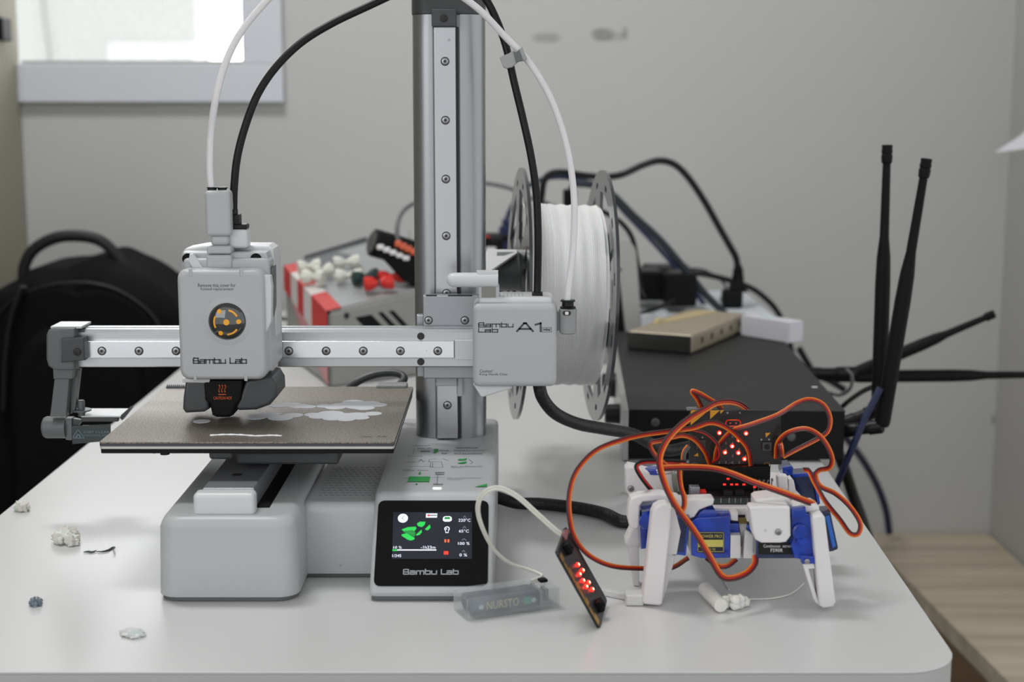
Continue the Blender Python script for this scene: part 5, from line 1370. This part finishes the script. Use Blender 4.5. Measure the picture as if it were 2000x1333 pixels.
# ---- driver board and upright micro controller
BYM = 925.0
db = rp('driver_board', box(W(1338, 0, 905).x, W(1530, 0, 905).x, 902, 962, W(0, 988, 902).z, W(0, 974, 902).z, .4), M_pcbg)
zdb = W(0, 974, 902).z
sub('board_top', box(W(1336, 0, 905).x, W(1526, 0, 905).x, 903, 961, zdb, zdb + .8, .2), M_pcb, db)
hdr = box(W(1350, 0, BYM).x, W(1527, 0, BYM).x, BYM - 6, BYM + 5, zdb + .5, W(0, 912, BYM - 6).z, .6)
sub('edge_socket', hdr, M_blackm, db)
bm = NB()
for k in range(5):
    x = 1473 + k * 8.5; p0 = W(x, 952, 908); p1 = W(x, 935, 908); add_box(bm, p0.x - .35, p0.x + .35, 907.6, 908.4, zdb, p1.z)
    add_box(bm, p0.x - .35, p0.x + .35, 904, 908.4, p1.z - .8, p1.z)
sub('pin_header', bm, M_screw, db)
q = W(1357, 960, 904); sub('usb_socket', box(q.x - 3, q.x + 3.2, 904, 911, zdb + .6, zdb + 6.5, .5), M_plate, db)
for x0_, x1_, yy in ((1367, 1380, 960), (1413, 1431, 960), (1436, 1454, 960)):
    a = W(x0_, yy, 905); b = W(x1_, yy, 905); sub('board_switch', box(a.x, b.x, 905, 911, zdb + .6, zdb + 3.6, .3), M_black if x0_ > 1400 else M_redp, db)
M_rgl = mat('red board light', (220, 30, 24), .5, emit=(230, 30, 24), estr=2.5)
for x_, y_ in ((1415, 947), (1429, 947), (1439, 947), (1453, 947), (1422, 936), (1446, 935), (1474, 952)):
    p = W(x_, y_, 904.5); sub('board_light', box(p.x - .8, p.x + .8, 904.2, 905, p.z - .45, p.z + .45, .1), M_rgl, db)
bm = NB()
for x_ in (1408, 1424, 1436, 1447, 1460, 1486): p = W(x_, 975, 902); add_box(bm, p.x - .3, p.x + .3, 901.6, 902.2, p.z - 2.5, p.z + .6)
sub('solder_pins', bm, M_screw, db)
# upright board
mbp = [(1347, 806), (1351, 802), (1521, 802), (1525, 806), (1527, 908), (1346, 908)]
up_ = rp('display_board', slab(mbp, BYM - 1, 1.6, .2), M_pcb)
UF = front(BYM - 1.05)
bm = NB()
UF.polypx(bm, [(1349, 804), (1352, 801.5), (1385, 801.5), (1349, 831)], .06); UF.polypx(bm, [(1387, 802), (1406, 802), (1387, 819)], .06); UF.polypx(bm, [(1407, 802), (1414, 802), (1407, 809)], .06)
UF.polypx(bm, [(1495, 846), (1505, 846), (1496, 855)], .06); UF.polypx(bm, [(1363, 885), (1364, 892), (1355, 891)], .06)
sub('yellow_print', bm, M_goldink, up_)
oc = UF.ab(1432, 827); bm = NB(); w_ = 2.6
pl = [(oc[0] + s_ * w_ + 2.0 * math.cos(math.radians(a)), oc[1] + 2.0 * math.sin(math.radians(a))) for s_, r0_ in ((1, -90), (-1, 90)) for a in range(r0_, r0_ + 181, 20)]
UF.line(bm, pl + [pl[0]], .7, .06); UF.disc(bm, (oc[0] - 1.8, oc[1]), .45, .06); UF.disc(bm, (oc[0] + 1.8, oc[1]), .45, .06)
sub('board_logo', bm, mat('glowing orange red print', (216, 76, 48), .5, emit=(216, 60, 36), estr=.25), up_)  # printed logo with a little emission added to its colour
grid = [(1405 + c_ * 12.9, 846 + r_ * 12.6) for r_ in range(5) for c_ in range(5)]
lit = [(1405, 846), (1457, 847), (1443, 860), (1430, 872), (1416, 884), (1442, 885), (1454, 897)]
for x_, y_ in lit:
    p = W(x_, y_, BYM - 1.1); bm = NB(); add_lathe(bm, p, (0, -1, 0), [(0, 1.3), (.5, 1.2), (.9, .6)], 14); add_lathe(bm, p, (0, -1, 0), [(.7, .72), (1.05, .62)], 12, 1); sub('lit_led', bm, [M_led, M_ledc], up_)
    
bm = NB()
for x_, y_ in grid:
    if all(abs(x_ - a) + abs(y_ - b) > 8 for a, b in lit): UF.polypx(bm, [(x_ - 1.2, y_ + 5), (x_ + 1.2, y_ + 5), (x_ + 1.2, y_ + 10), (x_ - 1.2, y_ + 10)], .15)
sub('led_row', bm, M_leddim, up_)
for x_, y_ in ((1368, 868), (1497, 872)):
    p = W(x_, y_, BYM - 1); a = .055 / .055
    bm = box(p.x - 2.9, p.x + 2.9, BYM - 3, BYM - 1, p.z - 2.9, p.z + 2.9, .5); sub('push_button', bm, mat('button housing', (60, 58, 60), .4), up_)
    sub('button_cap', lathe((p.x, BYM - 2.9, p.z), (0, -1, 0), [(0, 1.7), (.9, 1.6)], 18), M_black, up_)
for x_, col_ in ((1357, M_screw), (1428, M_screw), (1498, M_gold)):
    bm = NB(); c0 = UF.ab(x_, 911); UF.line(bm, [(c0[0] + 2.2 * math.cos(a * math.pi / 10), c0[1] + 2.2 * math.sin(a * math.pi / 10)) for a in range(21)], .45, .08); sub('pad_ring', bm, col_, up_)
sub('usb_connector', box(W(1357, 0, BYM).x, W(1383, 0, BYM).x, BYM, BYM + 5, W(0, 803, BYM).z, W(0, 798, BYM).z, .3), M_screw, up_)
bm = NB()
for x_, y_ in ((1421, 807), (1445, 807), (1487, 859), (1502, 859), (1358, 855), (1372, 855)): UF.disc(bm, UF.ab(x_, y_), .6, .1, n=10)
sub('solder_dots', bm, M_screw, up_)

# ---- servo wires: flat ribbons of three wires
def ribbon(pts, name='servo_wire', w=.56, up=(0, -1, 0), ms=(M_org, M_red, M_brn), parent=RB, n=7, twist=0.0):
    P = catmull([W(*p) if not isinstance(p, Vector) else p for p in pts], n)
    P = [Vector((p.x, p.y, max(p.z, w + .1))) for p in P]
    T, _n = frames(P); N_ = []; bm = NB()
    for j, p in enumerate(P):
        ref = (CAMP - p).normalized(); q_ = ref - T[j] * ref.dot(T[j])
        N_.append(q_.normalized() if q_.length > 1e-3 else (N_[-1] if N_ else _n[j]))
    k_ = len(ms)
    for i, m_ in enumerate(ms):
        off = (i - (k_ - 1) / 2) * w * 1.9; Q = []
        for j, p in enumerate(P):
            B = T[j].cross(N_[j]); an = twist * j / len(P); d = B * math.cos(an) + N_[j] * math.sin(an)
            Q.append(p + d * off)
        add_tube(bm, Q, w, 7, i)
    return obj(name, bm, list(ms), parent)
U = (0, 0, 1)
ribbon([(1396, 905, 918), (1403, 873, 914), (1430, 843, 908), (1470, 829, 904), (1519, 811, 904), (1557, 788, 908), (1583, 781, 912), (1608, 791, 914), (1621, 816, 914), (1617, 842, 914), (1598, 857, 914), (1557, 878, 916), (1529, 893, 918)], up=(0, -1, .4), twist=.6)
ribbon([(1516, 896, 920), (1519, 867, 916), (1537, 847, 912), (1570, 838, 908), (1595, 847, 904), (1613, 867, 902), (1625, 895, 902), (1620, 914, 904), (1600, 919, 908), (1593, 930, 906), (1602, 950, 900), (1632, 965, 894), (1660, 990, 890), (1680, 1022, 886), (1676, 1043, 884), (1660, 1042, 882), (1640, 1015, 880), (1612, 980, 880), (1592, 945, 884), (1580, 921, 890), (1570, 918, 894)], twist=.5)
ribbon([(1467, 910, 920), (1462, 880, 914), (1444, 856, 908), (1418, 835, 902), (1388, 826, 898), (1355, 836, 894), (1322, 841, 892), (1290, 845, 892), (1255, 850, 892), (1215, 860, 890), (1165, 880, 884), (1128, 918, 876), (1113, 960, 868), (1112, 1005, 864), (1122, 1050, 866), (1150, 1085, 872), (1195, 1106, 880), (1255, 1111, 892), (1310, 1110, 896), (1345, 1090, 896)], twist=.5)
ribbon([(1461, 801, 936), (1445, 790, 932), (1424, 785, 926), (1399, 788, 918), (1379, 799, 910), (1348, 817, 900), (1320, 840, 888), (1298, 868, 878), (1288, 900, 870), (1296, 938, 862), (1312, 975, 856), (1330, 1003, 854), (1358, 1041, 852), (1384, 1084, 852), (1408, 1124, 852), (1430, 1130, 856), (1458, 1120, 862), (1474, 1102, 868), (1475, 1085, 876)], w=.7, twist=.35)
ribbon([(1387, 908, 918), (1377, 883, 908), (1358, 860, 900), (1335, 851, 892), (1310, 855, 886), (1290, 861, 884), (1272, 865, 884), (1271, 876, 886), (1284, 895, 888), (1306, 913, 888)], twist=.6)
ribbon([(1294, 915, 878), (1343, 913, 878), (1394, 916, 880), (1430, 926, 878), (1470, 942, 872), (1519, 959, 866), (1557, 973, 864), (1590, 985, 870)], w=.68)
ribbon([(1329, 905, 900), (1327, 925, 896), (1330, 952, 888), (1336, 972, 880), (1336, 990, 874), (1329, 1003, 872)])
ribbon([(1340, 904, 905), (1289, 902, 900), (1256, 903, 896), (1243, 912, 892), (1251, 930, 892), (1265, 949, 896), (1278, 964, 902)], ms=(M_red, M_black), name='battery_wire', w=.75)
ribbon([(1372, 800, 934), (1362, 780, 932), (1352, 765, 930), (1366, 769, 930), (1385, 780, 932), (1400, 789, 934), (1410, 800, 936)], twist=.5)
ribbon([(1385, 908, 918), (1405, 895, 912), (1402, 870, 910), (1380, 848, 906), (1350, 839, 902)], ms=(M_red, M_brn), twist=.6)
ribbon([(1334, 905, 910), (1336, 885, 912), (1345, 872, 916)], ms=(M_org, mat('grey wire', (90, 88, 90), .5), mat('grey wire', (90, 88, 90), .5)))
ribbon([(1380, 1090, 890), (1400, 1105, 884), (1420, 1106, 882), (1438, 1093, 888)], ms=(M_org, M_red, M_brn))
ribbon([(1519, 858, 922), (1524, 868, 914), (1526, 880, 912), (1527, 893, 918)], ms=(M_org, M_red, M_brn))

# ================================================================== LEANING CIRCUIT BOARD
bo = Vector((50.5, 829, 0.2)); tl = W(1085, 1073, 829) - bo; L_ = tl.length
u_ = tl.normalized(); v_ = Vector((7.6, 35, 0)).normalized(); v_ = (v_ - u_ * v_.dot(u_)).normalized()
KF = Frame(bo, v_, -u_); KF.n = v_.cross(u_)
if KF.n.x < 0: KF.n = -KF.n
KB = thing('circuit_board', 'small black circuit board with red lit dots leaning on the table in front', 'circuit board', tuple(bo + u_ * 26 + v_ * 20))
def kp(a, b, c=0.0): return bo + u_ * b + v_ * a + KF.n * c     # a: away from the viewer, b: up the board
def kpoly(bm, pts, h=.1, lift=0.0): add_prism(bm, [kp(a, b, lift) for a, b in pts], KF.n * h)
bm = NB(); add_prism(bm, [kp(a, b, 0) for a, b in rrect(0, 40, 0, 52, 2, 4)], KF.n * -1.6, .1); kb = obj('board', bm, M_pcb, KB)
bm = NB(); kpoly(bm, rrect(.2, 39.8, .2, 51.8, 2, 4), .02, .02)
bm = NB()
for b0, b1, dp in ((2, 8, 6.0), (8, 14, 3.4), (14.4, 19, 6.0), (19, 25, 3.4), (25, 30, 6), (30, 34, 3.4), (34, 39, 6), (39, 44, 3.4), (44.4, 49, 6)):
    kpoly(bm, [(0.15, b0 + .2), (dp, b0 + .2), (dp, b1 - .2), (.15, b1 - .2)], .06, .02)
obj('gold_edge_contacts', bm, M_gold, KB)
kn = KF.n
def kpx(px, py, lift=.2): return WP(px, py, bo + kn * lift, kn)
for x_, y_ in ((1128, 1104), (1137, 1115), (1131, 1123), (1138, 1135), (1149, 1139), (1144, 1147), (1156, 1152)):
    p = kpx(x_, y_, .1); bm = NB(); add_lathe(bm, p, kn, [(0, 1.35), (.6, 1.25), (1.0, .7)], 12); add_lathe(bm, p, kn, [(.8, .75), (1.15, .62)], 10, 1); obj('lit_led', bm, [M_led, M_ledc], KB)
for b_ in (6.5, 46):
    c_ = kp(18, b_, 0); bm = NB(); a0 = [kp(14.5, b_ - 3.2), kp(21.5, b_ - 3.2), kp(21.5, b_ + 3.2), kp(14.5, b_ + 3.2)]
    add_prism(bm, a0, kn * 3.2, .4); add_lathe(bm, c_ + kn * 3.2, kn, [(0, 1.8), (1, 1.7)], 16); obj('push_button', bm, M_blackm, KB)
bm = NB(); add_prism(bm, [kp(40, 50), kp(30, 53.2), kp(24, 53.2), kp(24, 49)], kn * 1.4, .3); obj('power_socket', bm, mat('dusky pink connector', (150, 96, 100), .5), KB)

# ================================================================== BATTERY BOX
f0 = WT(912, 1214, 0); f1 = WT(1093, 1188, 0); bu = (f1 - f0); bl = bu.length; bu.normalize(); bvv = Vector((-bu.y, bu.x, 0))
BM = Matrix(((bu.x, bvv.x, 0, f0.x), (bu.y, bvv.y, 0, f0.y), (0, 0, 1, 0.1), (0, 0, 0, 1)))
bw, bh = 22.0, 13.2
BT = thing('battery_box', 'frosted clear battery box in front of the screen with its cable on top', 'battery box', tuple(f0 + bu * bl / 2 + bvv * bw / 2))
def hollow(M, x0, x1, y0, y1, z0, z1, t):
    bm = NB()
    add_box(bm, x0, x1, y0, y1, z0, z0 + t, .3, 2, 0, M); add_box(bm, x0, x1, y0, y1, z1 - t, z1, .3, 2, 0, M)
    add_box(bm, x0, x1, y0, y0 + t, z0 + t, z1 - t, 0, 1, 0, M); add_box(bm, x0, x1, y1 - t, y1, z0 + t, z1 - t, 0, 1, 0, M)
    add_box(bm, x0, x0 + t, y0 + t, y1 - t, z0 + t, z1 - t, 0, 1, 0, M); add_box(bm, x1 - t, x1, y0 + t, y1 - t, z0 + t, z1 - t, 0, 1, 0, M); return bm
obj('clear_case', hollow(BM, 0, bl, 0, bw, 0, bh, 1.1), M_clear, BT)
M_cell = mat('navy battery wrap', (34, 44, 70), .35, noise=.15, nscale=90)
M_celltop = mat('teal battery band', (70, 120, 112), .35)
cr = 4.9
for k, yy in enumerate((1.3 + cr, 1.3 + cr * 3 + .4)):
    bm = NB(); add_lathe(bm, BM @ Vector((4.5, yy, 1.4 + cr)), bu, [(0, cr * .8), (.4, cr), (41.5, cr), (42, cr * .8)], 28); cl = obj('battery_cell', bm, M_cell, BT)
    obj('cell_terminal', lathe(BM @ Vector((46.5, yy, 1.4 + cr)), bu, [(0, 1.7), (1, 1.6)], 14), M_screw, cl)
BF = Frame(BM @ Vector((0, 1.25, 0)), bu, (0, 0, 1))
bm = NB(); text(BF, bm, 'NURSTO', 13, 33.5, 4.6, 9.4, .05); obj('battery_lettering', bm, mat('pale gold lettering', (190, 172, 120), .5), BT)
for a in (9.5, 43): bm = NB(); BF.disc(bm, (a, 6.6), 1.5, .08); obj('cell_mark', bm, mat('pale cell mark', (170, 190, 190), .4), BT)
bm = NB(); BF.poly(bm, rrect(36.5, 41.5, 4.6, 9.2, .8, 3), .08); obj('green_band', bm, mat('green battery mark', (40, 140, 104), .5), BT)
bm = box(48, 50, 3, 19, 1.3, 11, .2, 1, BM); add_box(bm, 52, 54, 4, 12, 4, 11, .2, 1, 0, BM); obj('contact_spring', bm, M_plate, BT)
bm = box(bl - 8, bl - 3, bw - 12, bw - 7, bh, bh + 1.8, .6, 2, BM); obj('power_switch', bm, M_blackm, BT)
p_top = BM @ Vector((bl - 11, bw - 5, bh))
cp_ = [p_top - Vector((0, 0, 1)), W(1060, 1126, 880), W(1030, 1112, 886), (995, 1100), (962, 1070), (938, 1020), (934, 985), (948, 962), (975, 954), (1010, 970), (1050, 1005), (1085, 1036), (1103, 1048)]
ys = [0, 0, 0, 884, 878, 868, 864, 862, 862, 862, 862, 862, 861]
P3 = [c_ if isinstance(c_, Vector) else W(c_[0], c_[1], ys[i]) for i, c_ in enumerate(cp_)]
bm = NB(); PC = catmull(P3, 8)
add_tube(bm, PC, .95, 8, offs=.75, up=(0, -1, 0)); add_tube(bm, PC, .95, 8, offs=-.75, up=(0, -1, 0))
obj('twin_cable', bm, M_whcab, BT)

# ================================================================== SCRAPS ON THE TABLE
def lump(name, label, px, py, r, m, zs=.7, seed=1, rough=.45, n=3, cat='plastic scrap'):
    rnd = random.Random(seed); c_ = WT(px, py, 0); bm = NB()
    for k in range(n):
        b2 = bmesh.new(); bmesh.ops.create_icosphere(b2, subdivisions=3, radius=1)
        ox, oy = rnd.uniform(-.7, .7) * r, rnd.uniform(-.5, .5) * r; rr = r * rnd.uniform(.5, .8); ph = [rnd.uniform(0, 6) for _ in range(6)]
        for v in b2.verts:
            q = v.co.normalized(); f = 1 + rough * .5 * (math.sin(5 * q.x + ph[0]) * math.sin(6 * q.y + ph[1]) + .6 * math.sin(11 * q.z + ph[2]) * math.sin(9 * q.x + ph[3]) + .4 * math.sin(17 * q.y + ph[4]))
            v.co = Vector((c_.x + ox + q.x * rr * f, c_.y + oy + q.y * rr * f, max(.05, rr * zs * .8 + q.z * rr * zs * f)))
        merge(bm, b2)
    o = obj(name, bm, m, None, (c_.x, c_.y, 0), angle=60); return tag(o, label, cat)
M_scrap = mat('off white plastic scrap', (222, 220, 212), .5, sss=.2)
M_scrapt = mat('translucent plastic scrap', (206, 208, 206), .35, sss=.3)
lump('plastic_scrap', 'white crumpled plastic clump in the middle left of the table', 130, 1062, 9.5, M_scrap, .8, 3, .6, 5)
lump('plastic_scrap', 'small white plastic clump at the left table edge', 42, 1000, 6, M_scrap, .9, 5, .5, 3)
lump('plastic_scrap', 'small silvery grey plastic clump at lower left', 71, 1184, 5, mat('silvery scrap', (120, 130, 140), .35, .2, noise=.4, nscale=300), .8, 8, .8, 3)
lump('plastic_scrap', 'flat translucent smear of plastic at the lower left front', 258, 1240, 8, M_scrapt, .22, 11, .5, 3)
for nm, lb_, pts in (('plastic_shaving', 'dark curled shaving beside the white clump', [(188, 1078), (200, 1078), (212, 1075), (219, 1071), (224, 1070), (221, 1074)]),
                     ('plastic_shaving', 'tiny flat dark shaving between the clump and the curled shaving', [(163, 1079), (172, 1078), (180, 1079), (188, 1076)])):
    P3 = [WT(x_, y_, .8 + (i * .5 if i > 3 else 0)) for i, (x_, y_) in enumerate(pts)]
    o = obj(nm, tube(P3, [.3 + .45 * math.sin(math.pi * i / ((len(pts) - 1) * 5)) for i in range((len(pts) - 1) * 5 + 1)], 8, 5), mat('dark shaving', (74, 80, 86), .35), None, tuple(P3[2])); tag(o, lb_, 'plastic scrap')
# white filament stub with a crumpled end
a = WT(1376, 1150, 4.5); b = WT(1408, 1184, 4.5)
t = thing('filament_stub', 'white plastic stub with a crumpled end lying under the robot', 'plastic scrap', (b.x, b.y, 0))
obj('stub_rod', lathe(a, b - a, [(0, 3), (.6, 4.2), (1.5, 4.4), ((b - a).length, 4.0)], 20), M_scrap, t)
rnd = random.Random(4); bm = NB()
for k in range(12):
    c_ = WT(1408 + (k % 6) * 9.2, 1192 - (k % 3) * 3, 0); rr = rnd.uniform(2.2, 3.6); b2 = bmesh.new(); bmesh.ops.create_icosphere(b2, subdivisions=2, radius=1)
    zc2 = rr * .8 + (3.0 if k > 6 else 0)
    for v in b2.verts: v.co = Vector((c_.x + v.co.x * rr * rnd.uniform(.8, 1.15), c_.y + v.co.y * rr, max(.05, zc2 + v.co.z * rr * rnd.uniform(.7, 1.1))))
    merge(bm, b2)
obj('crumpled_end', bm, M_scrap, t, angle=50)
P3 = [WT(1418, 1170, 7), WT(1436, 1172, 5), WT(1470, 1171, 1), WT(1510, 1169, 1), WT(1545, 1160, 2), WT(1570, 1140, 3)]
obj('thin_strand', tube(P3, .5, 6, 6), M_scrap, t)
P3 = [WT(1412, 1128, .6), WT(1418, 1142, .6), WT(1424, 1152, .6)]
obj('loose_end', tube(P3, .5, 6, 6), M_scrap, t)
a = WT(1176, 1152, 3); b = WT(1240, 1165, 3)
t = thing('plastic_strip', 'pale translucent plastic strip behind the leaning board by the left leg', 'plastic scrap', (b.x, b.y, 0))
obj('strip_body', box(0, (b - a).length, -3, 3, -2.8, 1, .6, 2, Matrix.Translation(a) @ (b - a).to_track_quat('X', 'Z').to_matrix().to_4x4()), M_scrapt, t)
b_ = WT(1240, 1180, 0); obj('strip_block', box(b_.x - 6, b_.x + 5, b_.y - 5, b_.y + 6, .1, 7, 1.2), M_scrapt, t)
o = obj('purple_thread', tube([WT(1205, 968, 1), WT(1216, 961, 1), WT(1230, 966, 1), WT(1245, 964, 1)], .5, 6, 6), M_scrapt, None, tuple(WT(1220, 964, 0))); tag(o, 'thin translucent thread on the table left of the upper bracket', 'plastic scrap')
o.name = 'plastic_thread'

for o in bpy.data.objects:
    if 'mm' in o: del o['mm']
